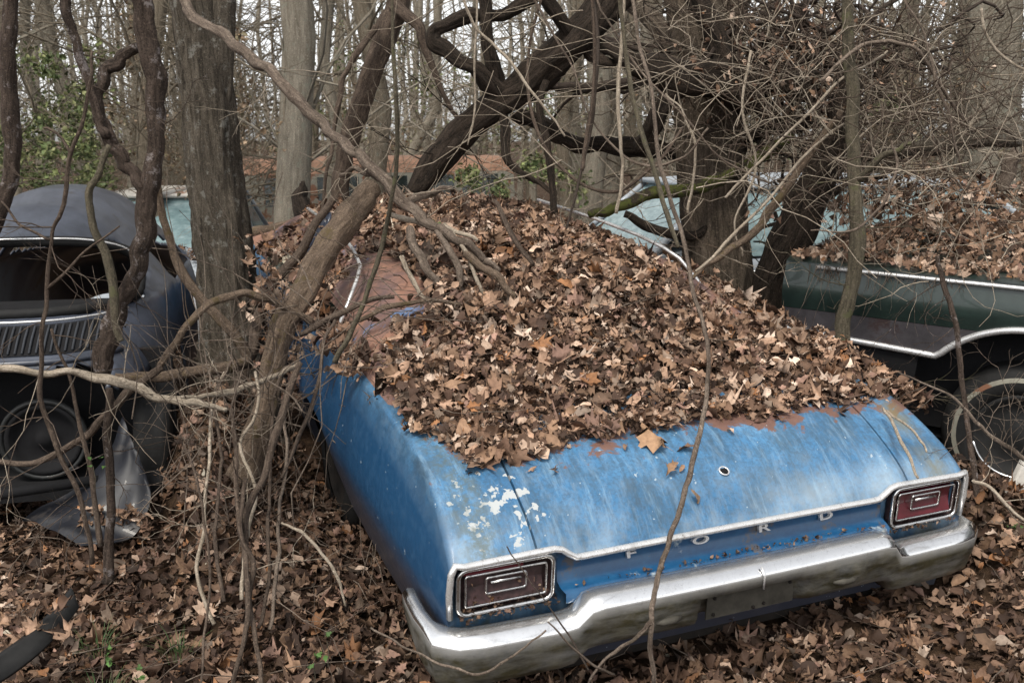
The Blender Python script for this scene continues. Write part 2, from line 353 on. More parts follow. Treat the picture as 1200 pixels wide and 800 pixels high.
def leaf_cloud(P,Nn,size,colw,tilt,tmpl=None,pal=None,cvar=.22):
    """P n x3 points, Nn normals; returns MB-like arrays"""
    n=len(P); pal=PAL if pal is None else pal
    idx=NR.randint(0,len(LT),n) if tmpl is None else NR.choice(tmpl,n)
    ci=NR.choice(len(pal),n,p=colw/colw.sum()); C=pal[ci]*(1+cvar*NR.randn(n,1)).clip(.4,1.7); C=C.clip(.004,.75)
    up=Nn+tilt*NR.randn(n,3); up/=np.linalg.norm(up,axis=1)[:,None]
    a=NR.randn(n,3); xx=a-up*(a*up).sum(1)[:,None]; xx/=np.linalg.norm(xx,axis=1)[:,None]; yy=np.cross(up,xx)
    S=size[0]+(size[1]-size[0])*NR.rand(n)**1.5
    Vs=[];Fs=[];Cs=[];off=0
    for t,(tv,tf) in enumerate(LT):
        k=np.where(idx==t)[0]
        if not len(k): continue
        lv=tv[None]*S[k][:,None,None]
        wv=P[k][:,None,:]+lv[...,0:1]*xx[k][:,None]+lv[...,1:2]*yy[k][:,None]+lv[...,2:3]*up[k][:,None]
        m=len(tv); Vs.append(wv.reshape(-1,3)); Cs.append(np.repeat(C[k],m,0))
        base=(np.arange(len(k))*m+off)[:,None]
        for q in tf: Fs.append((base+np.array(q)[None]))
        off+=m*len(k)
    return np.concatenate(Vs),Fs,np.concatenate(Cs)
def np_mesh(name,parts,mats,parent=None,smooth=True,mw=None):
    """parts: list of (V, list of index arrays (n x k), C or None, matindex)"""
    V=[];C=[];loops=[];tot=[];mi=[];off=0
    for v,fs,c,m in parts:
        V.append(v); C.append(c if c is not None else np.full((len(v),3),.05))
        for q in fs:
            q=np.asarray(q)
            if q.ndim==1: q=q[None]
            loops.append((q+off).ravel()); tot.append(np.full(len(q),q.shape[1])); mi.append(np.full(len(q),m))
        off+=len(v)
    V=np.concatenate(V);C=np.concatenate(C);L=np.concatenate(loops);T=np.concatenate(tot);mi=np.concatenate(mi)
    me=bpy.data.meshes.new(name); me.vertices.add(len(V)); me.vertices.foreach_set('co',V.ravel())
    me.loops.add(len(L)); me.loops.foreach_set('vertex_index',L.astype(np.int32)); me.polygons.add(len(T))
    me.polygons.foreach_set('loop_start',np.r_[0,np.cumsum(T)[:-1]].astype(np.int32)); me.polygons.foreach_set('loop_total',T.astype(np.int32))
    for m in mats: me.materials.append(m)
    me.polygons.foreach_set('material_index',mi.astype(np.int32)); me.polygons.foreach_set('use_smooth',[smooth]*len(T))
    A=me.attributes.new('col','FLOAT_COLOR','POINT'); A.data.foreach_set('color',np.c_[C,np.ones(len(C))].ravel())
    me.update(calc_edges=True); me.validate()
    o=bpy.data.objects.new(name,me); link(o,parent)
    if mw is not None: o.matrix_world=mw
    return o
def twigs_into(mb,n,boxf,length=(.2,.8),r=(.0015,.004),wob=.25,steps=6,sides=4,grav=0.0):
    for i in range(n):
        p,d=boxf(); d=Vector(d).normalized(); L=rnd.uniform(*length)/steps; pts=[Vector(p)]; 
        for k in range(steps):
            d=(d+Vector((rnd.gauss(0,wob),rnd.gauss(0,wob),rnd.gauss(0,wob)-grav))).normalized(); pts.append(pts[-1]+d*L)
        q=rnd.uniform(*r); mb.tube(pts,[q*(1-.6*k/steps) for k in range(steps+1)],sides,cap=False,seed=i*.37)

# ---------------- ground ----------------
xs=np.r_[np.linspace(-80,-8,24)[:-1],np.linspace(-8,8,110),np.linspace(8,80,24)[1:]]
ys=np.r_[np.linspace(-30,.5,10)[:-1],np.linspace(.5,10,76),np.linspace(10,140,40)[1:]]
g=MB(); g.grid([[(x,y,ground_z(x,y)) for x in xs] for y in ys],flip=True)
ground=tag(g.build('ground',M['soil']),'brown forest floor','ground',kind='structure')
del ground['label'],ground['category']

# ================= BLUE CAR =================
car=empty('abandoned_sedan','faded blue two-door car with rusty spots buried under dead leaves, chrome tail bumper facing us','car',mat=CARM)
YS=[0,.01,.03,.06,.1,.15,.2,.25,.3,.35,.42,.5,.65,.8,1,1.2]+[1.38+.05*i for i in range(16)]+[2.3,2.6,3,3.5,4,4.15,4.4,4.7,5,5.15,5.27,5.33]
def ztop(y): return float(np.interp(y,[0,.02,.05,.1,.15,.2,.25,.3,.36,.45,.8,1.2,4,4.3,5,5.25,5.33],[.75,.772,.795,.826,.852,.876,.898,.915,.928,.937,.947,.95,.90,.83,.72,.66,.55]))
def cdip(x): return 1-smooth(.56,.635,abs(x))
def topz(x,y):
    z=ztop(y)-.010*(abs(x)/.9)**2-.043*cdip(x)*max(0,1-y/.16)**1.5
    z+=.008*(1-smooth(.50,.62,abs(x)))*smooth(.03,.2,y)
    return z
def hw(z,y):
    W=float(np.interp(y,[0,.1,.4,1.0,3,4.5,5.1,5.33],[.972,.982,.995,1.005,1.0,.985,.94,.86]))
    k=1-.085*max(0,(z-.62)/.33)**1.6 if z>.62 else 1-.11*((.62-z)/.40)**1.4
    if .60<z<.64: k+=.004
    return W*k
def zbot(y):
    b=.27
    for c in(1.76,4.72):
        d=abs(y-c)
        if d<.37: b=max(b,.27+math.sqrt(.37**2-d*d)*.95)
    return b
def halfprof(y):
    pts=[]
    cr=.026; zc=topz(.9,y)
    we=hw(zc-cr,y)
    for x in(0,.15,.3,.42,.5,.54,.58,.62,.65): pts.append((x,topz(x,y)))
    pts+= [(.690,topz(.69,y)),(.6905,topz(.69,y)-.02),(.6975,topz(.69,y)-.02),(.698,topz(.69,y))]
    for x in(.74,.8,.85): pts.append((x,topz(x,y)))
    for a in(0,18,36,54,72,90): pts.append((we-cr*1.5+cr*1.5*math.sin(R(a)),zc-cr+cr*math.cos(R(a))-.002))
    zb=zbot(y)
    for s in(.15,.3,.42,.5,.56,.62,.7,.8,.9,1.0):
        z=(zc-cr)*(1-s)+zb*s; pts.append((hw(z,y),z))
    pts.append((hw(zb,y)-.03,zb)); 
    return pts
G=[]
for y in YS:
    h=halfprof(y); G.append([(-x,y,z) for x,z in h[::-1]]+[(x,y,z) for x,z in h[1:]])
mb=MB(); mb.grid(G)
# tail panel (turned-in lip then vertical face), and nose
h0=halfprof(0); m=len(h0)
xsn=[p[0] for p in h0][:22]
row=[(-x,z) for x,z in h0[:22][::-1]]+[(x,z) for x,z in h0[1:22]]
mb.grid([[(x,0,z) for x,z in row],[(x*.995,.004,z-.006) for x,z in row],[(x*.99,.035,z-.012) for x,z in row],[(x*.985,.035,min(z,.60)) for x,z in row],[(x*.98,.03,.42) for x,z in row],[(x*.96,.06,.3) for x,z in row]],flip=True)
for s in(-1,1):
    cs=[(s*hw(z,0),z) for z in np.linspace(.70,.28,9)]
    mb.grid([[(x,0,z) for x,z in cs],[(x-s*.05,.036,z) for x,z in cs]],flip=s>0)
h=halfprof(YS[-1]); row=[(-x,z) for x,z in h[::-1]]+[(x,z) for x,z in h[1:]]
mb.grid([[(x,5.33,z) for x,z in row],[(x*.95,5.35,z*.5+.2) for x,z in row],[(x*.2,5.34,.4) for x,z in row]])
body=mb.build('body',M['blue'],car)
body.modifiers.new('e','EDGE_SPLIT').split_angle=R(50)
# underbody closes the shell
mb=MB(); mb.box((-.88,.1,.24),(.88,5.2,.30)); mb.build('underbody',M['dkrust'],car,False)
# deep blue panel between the lights
mb=MB(); rows=[]
xp=np.linspace(-.615,.615,60)
rows=[[(x,.031,topz(x,0)-.018) for x in xp],[(x,.027,.66) for x in xp],[(x,.020,.615) for x in xp],[(x,-.012,.606) for x in xp],[(x*.99,-.035,.600) for x in xp],[(x*.99,-.036,.57) for x in xp]]
mb.grid(rows,flip=True); mb.build('tail_panel',M['bluedeep'],car)
# trim strip, wraps over and down outside the lights
tp=[(-.958,.0,.575),(-.962,-.004,.65),(-.957,-.006,.715),(-.945,-.008,.744)]+[(x,-.008,topz(x,0)-.004) for x in np.linspace(-.92,.92,80)]+[(.945,-.008,.744),(.957,-.006,.715),(.962,-.004,.65),(.958,.0,.575)]
mb=MB(); mb.tube(tp,.0125,8,flat=.8); mb.build('trim_strip',M['trim'],car)
# tail lights
def rrect(x0,x1,z0,z1,r,y,n=6,sl=0):
    P=[]
    for cx,cz,a0 in((x1-r,z1-r,0),(x0+r,z1-r,90),(x0+r,z0+r,180),(x1-r,z0+r,270)):
        for k in range(n+1):
            a=R(a0+90*k/n); P.append((cx+r*math.cos(a),y,cz+r*math.sin(a)))
    return P+[P[0]]
for s in(-1,1):
    x0,x1=(-.935,-.640) if s<0 else(.640,.935)
    lm=M['redd'] if s<0 else M['red']
    tl=MB(); tl.tube(rrect(x0,x1,.578,.722,.028,-.004),.0075,6,cap=False)
    tlo=tl.build('tail_light',M['chrome'],car)
    if s<0: tlo['label']='grimy tail light full of dark moss'
    else: tlo['label']='cleaner red tail light'
    ho=MB()
    a=np.array(rrect(x0,x1,.578,.722,.028,-.004)); c=a.mean(0)
    q=a.copy(); q[:,1]=.028; q2=(a-c)*.92+c; q2[:,1]=.029
    ho.grid([a,q,q2,(a-c)*.0+c+np.array([0,.032,0])],flip=True); ho.build('housing',M['redd'],tlo)
    le=MB(); xa,xb,za,zb_=x0+.03,x1-.03,.598,.706
    # lens stepped, slopes out at the bottom
    le.grid([[(x,yy,z) for x in(xa,xb)] for yy,z in((.026,zb_),(.004,zb_-.006),(.012,zb_-.05),(-.004,za+.008),(.026,za))],flip=True)
    le.build('lens',lm,tlo,False)
    for k,(i,zo) in enumerate(((.022,0),(.085,.012))):
        fr=MB(); fr.tube(rrect(x0+i,x1-i,.595+i*.32+zo,.708-i*.32+zo*.3,.008,-.004+.002*k),.0035,5,cap=False); fr.build('lens_frame',M['chrome'],tlo)
    fb=MB(); fb.tube([(x0+.10,-.001,.668),(x1-.10,-.001,.668)],.004,5); fb.build('lens_bar',M['chrome'],tlo)
    if s<0:
        rs=MB(); rs.box((x0+.012,-.002,.704),(x0+.20,.004,.716)); rs.build('red_strip',M['red'],tlo,False)
# letters
for ch,x in zip('FORD',(-.37,-.12,.12,.37)):
    cu=bpy.data.curves.new('l','FONT'); cu.body=ch; cu.size=1; cu.extrude=.12; cu.bevel_depth=.02; cu.align_x='CENTER'; cu.align_y='CENTER'
    to=bpy.data.objects.new('l',cu); sc.collection.objects.link(to); bpy.context.view_layer.update()
    me=bpy.data.meshes.new_from_object(to.evaluated_get(bpy.context.evaluated_depsgraph_get())); bpy.data.objects.remove(to)
    me.materials.clear(); me.materials.append(M['letter']); o=bpy.data.objects.new('letter',me); link(o,car)
    o.matrix_local=Matrix.Translation((x,.018,.662))@Matrix.Rotation(R(80),4,'X')@Matrix.Diagonal((.078,.036,.05,1))
# lock hole
mb=MB(); c=Vector((.02,.118,topz(.02,.118))); nrm=Vector((0,-.47,.88)).normalized()
ox=nrm.cross(Vector((1,0,0))).normalized()
mb.tube([c-nrm*.02,c+nrm*.001],[.012,.014],14); mb.build('lock_hole',M['black'],car)
mb=MB(); mb.tube([c+(Vector((1,0,0))*math.cos(t)+ox*math.sin(t))*.0165+nrm*.001 for t in np.linspace(0,2*PI,17)],.003,5,cap=False); mb.build('lock_ring',M['trim'],car)
# bumper
def bpath():
    P=[(-1.0,.235),(-1.005,.19),(-1.005,.11),(-.998,.05),(-.975,.0),(-.935,-.028),(-.88,-.038)]
    P+=[(x,-.038-.020*(1-(x/.9)**2)) for x in np.linspace(-.84,.84,43)]
    return P+[(-x,y) for x,y in P[:7][::-1]]
BP=np.array(bpath()); BT=np.gradient(BP,axis=0); BT/=np.linalg.norm(BT,axis=1)[:,None]; BN=np.c_[BT[:,1],-BT[:,0]]
def bzt(x,y):
    c=1-smooth(.545,.615,abs(x)); return .552+.060*c+.0*y
rows=[];low=[]
prof=[(-.03,-.010,.5),(.0,-.001,.1),(.030,0,.25),(.046,-.003,0),(.066,-.018,.0),(.071,-.025,0),(.073,-.031,.75),(.074,-.062,1),(.070,-.088,1),(.060,-.112,1),(.058,-.135,1),(.048,-.158,1),(.026,-.174,1),(-.03,-.178,1)]
for (x,y),nn in zip(BP,BN):
    zt=bzt(x,y); cf=1-smooth(.545,.615,abs(x)); endt=1-.40*smooth(.02,.24,y)
    r=[]
    for k,(d,dz,lo) in enumerate(prof):
        d=d*(.55 if y>.0 else 1)*(.62+.38*(1 if y<.05 else .6))*.85+.010*cf*(d>0)
        if k>=7:
            rec=(1-smooth(.17,.20,abs(x-.01)))*.055; slot=.014*math.exp(-((abs(x)-.37)/.055)**2)*(k in(8,9,10))
            d+=-rec*(k in(8,9,10,11,12))+slot
        r.append((x+nn[0]*d,y+nn[1]*d,zt+dz*endt))
    rows.append(r)
mb=MB(); mb.grid(rows)
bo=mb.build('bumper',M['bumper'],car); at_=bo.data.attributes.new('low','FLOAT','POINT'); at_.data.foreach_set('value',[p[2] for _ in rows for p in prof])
sd=bo.modifiers.new('s','SOLIDIFY'); sd.thickness=.004
mb=MB(); mb.box((-.145,-.084,.440),(.185,-.078,.528)); lp=mb.build('plate_holder',M['plate'],car,False)
for bx_,bz in((-.12,.455),(-.12,.512),(.07,.455),(.165,.512),(.03,.45)):
    mb=MB(); mb.lathe([(.0,-.091),(.005,-.090),(.006,-.0845)],(bx_,0,bz),'y',8); mb.build('bolt',M['dkrust'],lp)
for x in(-.31,.36):
    mb=MB(); mb.tube([(x-.05,-.120,.500),(x-.02,-.126,.500),(x+.02,-.126,.500),(x+.05,-.120,.500)],[.006,.014,.014,.006],8,flat=.9); mb.build('bumper_pad',M['plate'],car)
mb=MB(); mb.tube([(.02,-.118,.612),(.022,-.136,.59),(.021,-.138,.545)],.0035,5); mb.build('hanging_wire',M['trim'],car)
# greenhouse
def roofz(y): return float(np.interp(y,[.75,.95,1.3,1.6,1.9,2.3,3.2,3.6,4.15],[.93,1.0,1.14,1.22,1.25,1.255,1.235,1.17,.90]))
G=[]
for y in np.linspace(.75,4.15,36):
    zr=roofz(y); t=max(0,(zr-.94)/.34); wr=.90-.22*t
    half=[(0,zr),(.25,zr-.002),(.45,zr-.01),(wr-.08,zr-.025),(wr-.03,zr-.04),(wr,zr-.065*min(1,t*2+.1)),(wr*.5+.46,.5*(zr+.92)),(.925,.915)]
    G.append([(-a,y,z) for a,z in half[::-1]]+[(a,y,z) for a,z in half[1:]])
mb=MB(); mb.grid(G); mb.build('roof',M['rustroof'],car)
for s in(-1,1):
    mb=MB(); rows=[]
    for y in np.linspace(1.72,3.45,12):
        y0=y; zr=roofz(y); t=(zr-.94)/.34; wr=.90-.22*t
        a=(wr+.012,zr-.085); b_=(.94,.93); rows.append([(s*(a[0]*(1-k)+b_[0]*k),y-.12*k,a[1]*(1-k)+b_[1]*k) for k in(0,.5,1)])
    mb.grid(rows,flip=s<0); mb.build('side_window',M['dglass'],car)
    mb=MB(); mb.tube([(s*.935,1.56,.955),(s*.86,1.62,1.08),(s*.80,1.69,1.17),(s*.76,1.78,1.21),(s*.735,2.0,1.235),(s*.71,2.4,1.25),(s*.71,3.2,1.24)],.009,6); mb.build('drip_rail',M['trim'],car)
    mb=MB(); mb.tube([(s*1.0,2.22,.80),(s*1.03,2.24,.802),(s*1.03,2.38,.802),(s*1.0,2.40,.80)],.012,8); mb.build('door_handle',M['chrome'],car)
    for yc in(1.76,4.72):
        wl=MB(); wl.lathe([(.20,s*.70),(.33,s*.70),(.345,s*.74),(.345,s*.86),(.33,s*.90),(.21,s*.905)],(0,yc,.33)); wo_=wl.build('wheel',M['rubber'],car)
        wl=MB(); wl.lathe([(.21,s*.90),(.195,s*.88),(.10,s*.87),(.06,s*.90),(.0,s*.905)],(0,yc,.33)); wl.build('rim',M['dkrust'],wo_)
# ---- leaf pile on the blue car (car-local coordinates) ----
def carsurf(x,y):
    z=topz(min(abs(x),.9),y)
    if y>.75 and abs(x)<.925:
        zr=roofz(min(y,4.1)); t=max(0,(zr-.94)/.34); wr=.90-.22*t
        g=zr-.02 if abs(x)<wr else zr-.05+(.92-zr+.05)*(abs(x)-wr)/max(.01,.925-wr)
        z=max(z,g)
    return z
def pile(x,y):
    """height of pile surface, or None where the car is bare"""
    edge=.30+.035*noise.noise(Vector((x*5,1,4)))+.02*noise.noise(Vector((x*17,2,4)))
    if x<-.45: edge-=.05*smooth(-.45,-.62,x)*(1-smooth(-.80,-.90,x)) if False else .05*smooth(.45,.62,-x)*(1-smooth(.8,.9,-x))
    if x>.3: edge+=.03*smooth(.3,.9,x)
    lim=-.915+.04*noise.noise(Vector((3,y*4,8)))+.10*smooth(.55,.30,y)
    s=carsurf(x,y)
    th=.015+.16*smooth(edge,edge+.7,y)*(1-.75*smooth(.6,.98,x))+.05*noise.noise(Vector((x*2.2,y*2.2,5)))*smooth(edge,.9,y)
    crest=float(np.interp(y,[.3,.6,1.0,1.4,1.8,2.6,3.3],[.955,1.03,1.17,1.29,1.33,1.31,1.27]))+.04*noise.noise(Vector((x*1.6,y*1.6,7)))
    side=float(np.interp(y,[.3,.8,1.2,1.6,2.2,3.3],[.93,.95,.97,1.01,1.05,1.03]))
    k=smooth(.25,1.0,x) if x>0 else smooth(.52,.95,-x)
    z=crest*(1-k)+side*k
    z=max(z,s+th) if y<.9 else z
    if y<.55: z=min(z,s+th+.02)
    bare=(y<edge) or x<lim or x>1.03+.02*noise.noise(Vector((9,y*5,1)))
    if not bare and 1.24+.1*noise.noise(Vector((x*6,1,2)))<y<2.0 and x<-.57-.12*abs(noise.noise(Vector((x*6,y*6,2)))): bare=True
    if y>3.35: bare=True
    return z,bare
xs=np.linspace(-1.0,1.08,90); ys=np.linspace(.2,3.4,120)
Z=np.zeros((len(ys),len(xs))); Bm=np.zeros_like(Z,bool)
for i,y in enumerate(ys):
    for j,x in enumerate(xs): Z[i,j],Bm[i,j]=pile(x,y)
def pz(x,y): return pile(x,y)
V=np.array([[(x,y,Z[i,j]-.085) for j,x in enumerate(xs)] for i,y in enumerate(ys)]).reshape(-1,3); m=len(xs)
fq=[(i*m+j,i*m+j+1,(i+1)*m+j+1,(i+1)*m+j) for i in range(len(ys)-1) for j in range(m-1) if not(Bm[i:i+2,j:j+2].any()) and Z[i,j]-.085>carsurf(xs[j],ys[i])]
P=[];N=[]
tries=0
while len(P)<13000:
    x=rnd.uniform(-.98,1.05); y=.2+3.15*rnd.random()**1.25
    z,ba=pz(x,y)
    if ba: continue
    zx=pz(x+.02,y)[0]-z; zy=pz(x,y+.02)[0]-z; nn=Vector((-zx/.02,-zy/.02,1)).normalized()
    P.append((x,y,z+rnd.uniform(-.085,.025)*min(1,(y-.2)*3))); N.append(nn)
# a few strays on the bare metal, and spilling down the right edge
for i in range(260):
    y=rnd.uniform(.3,2.2); x=1.03+abs(rnd.gauss(0,.03)); P.append((x,y,float(np.interp(y,[.3,2.2],[.92,1.1]))-abs(rnd.gauss(0,.05)))); N.append(Vector((1,0,.6)))
for x,y in((-.08,.20),(-.13,.135),(-.28,.24),(-.55,.2),(-.62,.22),(.62,.27),(.35,.26),(.12,.24)): P.append((x,y,topz(x,y)+.012)); N.append(Vector((0,-.4,.9)))
nP=np.array(P); nN=np.array([tuple(n) for n in N]); k=NR.randint(0,12000,9000)
lv,lf,lc=leaf_cloud(nP,nN,(.032,.10),PW_CAR,.48,cvar=.28)
cv,cf_,cc=leaf_cloud(nP[k]+NR.randn(len(k),3)*.018,nN[k],(.012,.032),PW_CAR,.8)
o=np_mesh('leaf_pile',[(V,[np.array(fq)],None,1),(lv,lf,lc,0),(cv,cf_,cc,0)],[M['leaf'],M['mould']],mw=CARM)
tag(o,'deep drift of dead brown leaves covering the roof and deck of the blue car','leaf pile',kind='stuff')
P=[];N=[]
for i in range(420):
    k=rnd.random()
    if k<.35: q=(rnd.uniform(-.93,-.62),rnd.uniform(-.03,.03),.566+rnd.random()*.012)
    elif k<.55: q=(rnd.uniform(.62,.93),rnd.uniform(-.03,.03),.566+rnd.random()*.012)
    elif k<.8: q=(rnd.gauss(.05,.3),rnd.uniform(-.035,-.01),.612+rnd.random()*.006)
    else: q=(rnd.uniform(-.92,-.66),rnd.uniform(-.006,.004),.578+abs(rnd.gauss(0,.03)))
    P.append(q);N.append((0,-.3,1))
cv,cf_,cc=leaf_cloud(np.array(P),np.array(N),(.006,.024),PW_GND,.8)
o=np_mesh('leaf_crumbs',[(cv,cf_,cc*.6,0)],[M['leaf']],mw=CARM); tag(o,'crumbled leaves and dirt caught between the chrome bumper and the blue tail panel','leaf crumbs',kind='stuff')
# big single leaves lying on the deck lid
def single_leaf(p,s,t,c,lab,up=Vector((0,-.45,.9)),yaw=0):
    n=up.normalized(); a=Vector((math.cos(yaw),math.sin(yaw),0)); xx=(a-n*a.dot(n)).normalized(); yy=n.cross(xx)
    tv,tf=LT[t]; v=np.array([tuple(CARM@(Vector(p)+(xx*q[0]+yy*q[1]+n*(q[2]))*s)) for q in tv])
    o=np_mesh('dead_leaf',[(v,[np.array([q]) for q in tf],np.tile(np.array(c),(len(v),1)),0)],[M['leaf']]); tag(o,lab,'leaf')
single_leaf((-.185,.245,topz(-.185,.25)+.03),.13,0,(.36,.22,.13),'big lobed tan leaf hanging over the pile edge on the blue deck lid',yaw=.4)
single_leaf((-.17,.135,topz(-.17,.135)+.022),.08,7,(.28,.17,.10),'curled tan leaf alone on the blue metal above the trim, left of the lock hole',yaw=2.2)
single_leaf((-.13,.05,topz(-.13,.05)+.03),.07,3,(.26,.18,.12),'oval brown leaf caught against the thin stem just above the trim strip',yaw=1.2,up=Vector((.6,-.7,.4)))
# ================= GROUND LITTER =================
def covered(x,y):
    c=CIA@np.array([x,y,0,1]) ; return abs(c[0])<.86 and .1<c[1]<5.2
def litter(n,yr,dens_pow,size):
    P=[];N=[]
    while len(P)<n:
        y=yr[0]+(yr[1]-yr[0])*rnd.random()**dens_pow; hwid=.6*y+.5; x=rnd.uniform(-hwid,hwid)
        if covered(x,y): continue
        z=ground_z(x,y); e=.03; nn=Vector((-(ground_z(x+e,y)-z)/e,-(ground_z(x,y+e)-z)/e,1)).normalized()
        lump=.035*noise.noise(Vector((x*5,y*5,1)))+.02
        P.append((x,y,z+max(0,lump)+rnd.uniform(-.01,.03))); N.append(tuple(nn))
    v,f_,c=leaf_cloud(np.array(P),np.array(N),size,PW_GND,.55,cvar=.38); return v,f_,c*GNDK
a=litter(16500,(1.7,4.6),1.0,(.035,.10)); b_=litter(10500,(4.6,11),1.0,(.05,.11))
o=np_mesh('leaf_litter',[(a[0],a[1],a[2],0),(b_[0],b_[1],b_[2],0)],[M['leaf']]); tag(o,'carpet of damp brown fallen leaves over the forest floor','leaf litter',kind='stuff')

# ================= BEETLE-SHAPED CAR =================
VX=at(10,500,3.9); VA=R(13)
VM=Matrix.Translation((VX.x-.08,3.85,-.03))@Matrix.Rotation(VA,4,'Z')
vw=empty('beetle_car','rounded slate-black small car, engine lid and window glass gone, standing at the left edge','car',mat=VM)
def vtop(y): return float(np.interp(y,[0,.05,.12,.22,.35,.5,.62,.8,1.0,1.3,1.7,2.1,2.6,2.95,3.3,3.7,4.0],[.56,.70,.78,.86,.94,1.0,1.07,1.20,1.31,1.42,1.485,1.49,1.44,1.22,1.0,.86,.55]))
def vwid(y): return float(np.interp(y,[0,.2,.5,1,2,3,3.6,4],[.57,.62,.66,.70,.71,.66,.55,.4]))
G=[];vy=np.linspace(0,1,110)**1.2*4.0; na=72
for y in vy:
    zt=vtop(y); W=vwid(y); zb=.30; r=[]
    for k in range(na+1):
        t=PI*k/na; c,q=math.cos(t),math.sin(t)
        ex=.72 if zt>1.05 else .62
        X=-W*math.copysign(abs(c)**ex,c); hz=(zt-zb)
        z=zb+hz*abs(q)**.78
        if z>1.0 and zt>1.1: X*=1-.30*smooth(.85,zt+.05,z)
        r.append((X,y,z))
    G.append(r)
G=np.array(G); n,mm=G.shape[:2]; f=[]
def winhole(c):
    x,y,z=c
    if y<1.25 and .985<z<1.27: 
        return (abs(x)/.53)**3+(abs(z-1.03)/.235)**2.6<1
    if y<.5 and z<.80 and abs(x)<.47: return True      # engine lid missing
    if z<.70 and y<1.12 and abs(x)>.3: return True
    if 1.55<y<2.6 and .98<z<1.30 and abs(x)>.5: return True   # side windows
    if 2.72<y<3.1 and 1.03<z<1.35 and abs(x)<.55: return True
    return False
for i in range(n-1):
    for j in range(mm-1):
        c=(G[i,j]+G[i+1,j+1]+G[i,j+1]+G[i+1,j])/4
        if not winhole(c): f.append((i*mm+j,(i+1)*mm+j,(i+1)*mm+j+1,i*mm+j+1))
mb=MB(); mb.add(G.reshape(-1,3),f); vb=mb.build('body',M['vw'],vw); md=vb.modifiers.new('s','SOLIDIFY'); md.thickness=.012; md.offset=1
def vproj(x,z):
    # point on the tail surface at given x,z
    lo,hi=0,1.8
    for _ in range(30):
        y=(lo+hi)/2; zt=vtop(y); W=vwid(y)
        ex=.72 if zt>1.05 else .62
        c=min(1,(abs(x)/W))**(1/ex); q=math.sqrt(max(0,1-c*c)); zz=.30+(zt-.3)*q**.78
        if zz<z: lo=y
        else: hi=y
    return Vector((x,lo,z))
P=[]
for k in range(61):
    t=2*PI*k/60; c,q=math.cos(t),math.sin(t); x=.53*math.copysign(abs(c)**.62,c); z=1.03+.235*max(q,0)**.75 if q>=0 else 1.03-.045*abs(q)**.5
    p=vproj(x,z); P.append(p+Vector((0,-.012,.004)))
mb=MB(); mb.tube(P,.027,6,cap=False); mb.build('window_seal',M['rubber'],vw)
mb=MB(); mb.tube([p+Vector((0,-.026,.016)) for p in P[2:29]],.006,6); mb.build('window_trim',M['trim'],vw)
mb=MB(); mb.tube([vproj(x,.955)+Vector((0,-.02,.012)) for x in np.linspace(-.5,.5,21)],.006,6); mb.build('lower_trim',M['trim'],vw)
mb=MB()
for k in range(34):
    x=-.46+.92*k/33; a=vproj(x,.945)+Vector((0,-.012,.004)); c=vproj(x,.855)+Vector((0,-.012,.004)); mb.tube([a,(a+c)/2+Vector((0,-.006,.003)),c],.0055,5)
mb.build('vent_slats',paint('dusty_slat_paint',(.028,.031,.038),.8,.0,coat=0),vw)
mb=MB(); rows=[[vproj(x,z)+Vector((0,-.009,0)) for x in np.linspace(-.48,.48,25)] for z in(.95,.90,.85)]; mb.grid([[tuple(p) for p in r] for r in rows]); mb.build('vent_recess',M['black'],vw)
mb=MB(); mb.tube([vproj(x,.825)+Vector((0,-.014,.0)) for x in np.linspace(-.5,.5,21)],[.014]*21,6); mb.build('vent_lip',M['vw'],vw)
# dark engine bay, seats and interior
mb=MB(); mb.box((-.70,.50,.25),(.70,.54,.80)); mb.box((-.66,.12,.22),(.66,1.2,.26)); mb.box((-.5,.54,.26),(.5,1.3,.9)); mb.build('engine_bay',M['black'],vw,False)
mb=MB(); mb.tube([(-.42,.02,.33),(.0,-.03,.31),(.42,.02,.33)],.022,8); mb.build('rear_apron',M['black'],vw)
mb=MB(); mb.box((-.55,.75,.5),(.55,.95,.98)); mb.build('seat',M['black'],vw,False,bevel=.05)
mb=MB(); mb.lathe([(.165,.15),(.16,.12),(.14,.13),(.13,.16),(.05,.17),(.03,.13),(0,.13)],(.16,.14,.45),'y',30); mb.lathe([(.165,.15),(.165,.24)],(.16,.14,.45),'y',30); mb.build('brake_drum',M['black'],vw)
mb=MB(); mb.lathe([(.165,.13),(.17,.12),(.185,.12),(.188,.14)],(.16,.14,.45),'y',30); mb.build('wheel_rim',M['vwlow'],vw)
for s in(-1,1):
    mb=MB(); rows=[]
    for y in np.linspace(.0,1.15,15):
        a=(y-.6)/.62; h=.30+.40*math.sqrt(max(0,1-a*a)); rows.append([(s*(.60+.02*k+.10*math.sin(PI*k/8)*(.3+.7*math.sqrt(max(0,1-a*a)))),y,.95*h+.08-(.05*k if 0 else 0)-h*.9*(k/8)**1.6*.9) for k in range(9)])
    if s<0: mb.grid(rows,flip=s>0); fo=mb.build('fender',M['vw'],vw); fo.modifiers.new('s','SOLIDIFY').thickness=.006
    mb=MB(); mb.tube([(s*.765,1.15,.45),(s*.775,1.14,.8),(s*.755,1.12,1.0),(s*.66,1.2,1.22)],.006,5); mb.build('body_rib',M['trim'],vw)
    for yc in(.62,3.2):
        mb=MB(); mb.lathe([(.17,s*.52),(.29,s*.52),(.31,s*.56),(.31,s*.64),(.29,s*.68),(.18,s*.685)],(0,yc,.29)); wq=mb.build('wheel',M['rubber'],vw)
        mb=MB(); mb.lathe([(.18,s*.68),(.10,s*.66),(.0,s*.67)],(0,yc,.29)); mb.build('rim',M['dkrust'],wq)
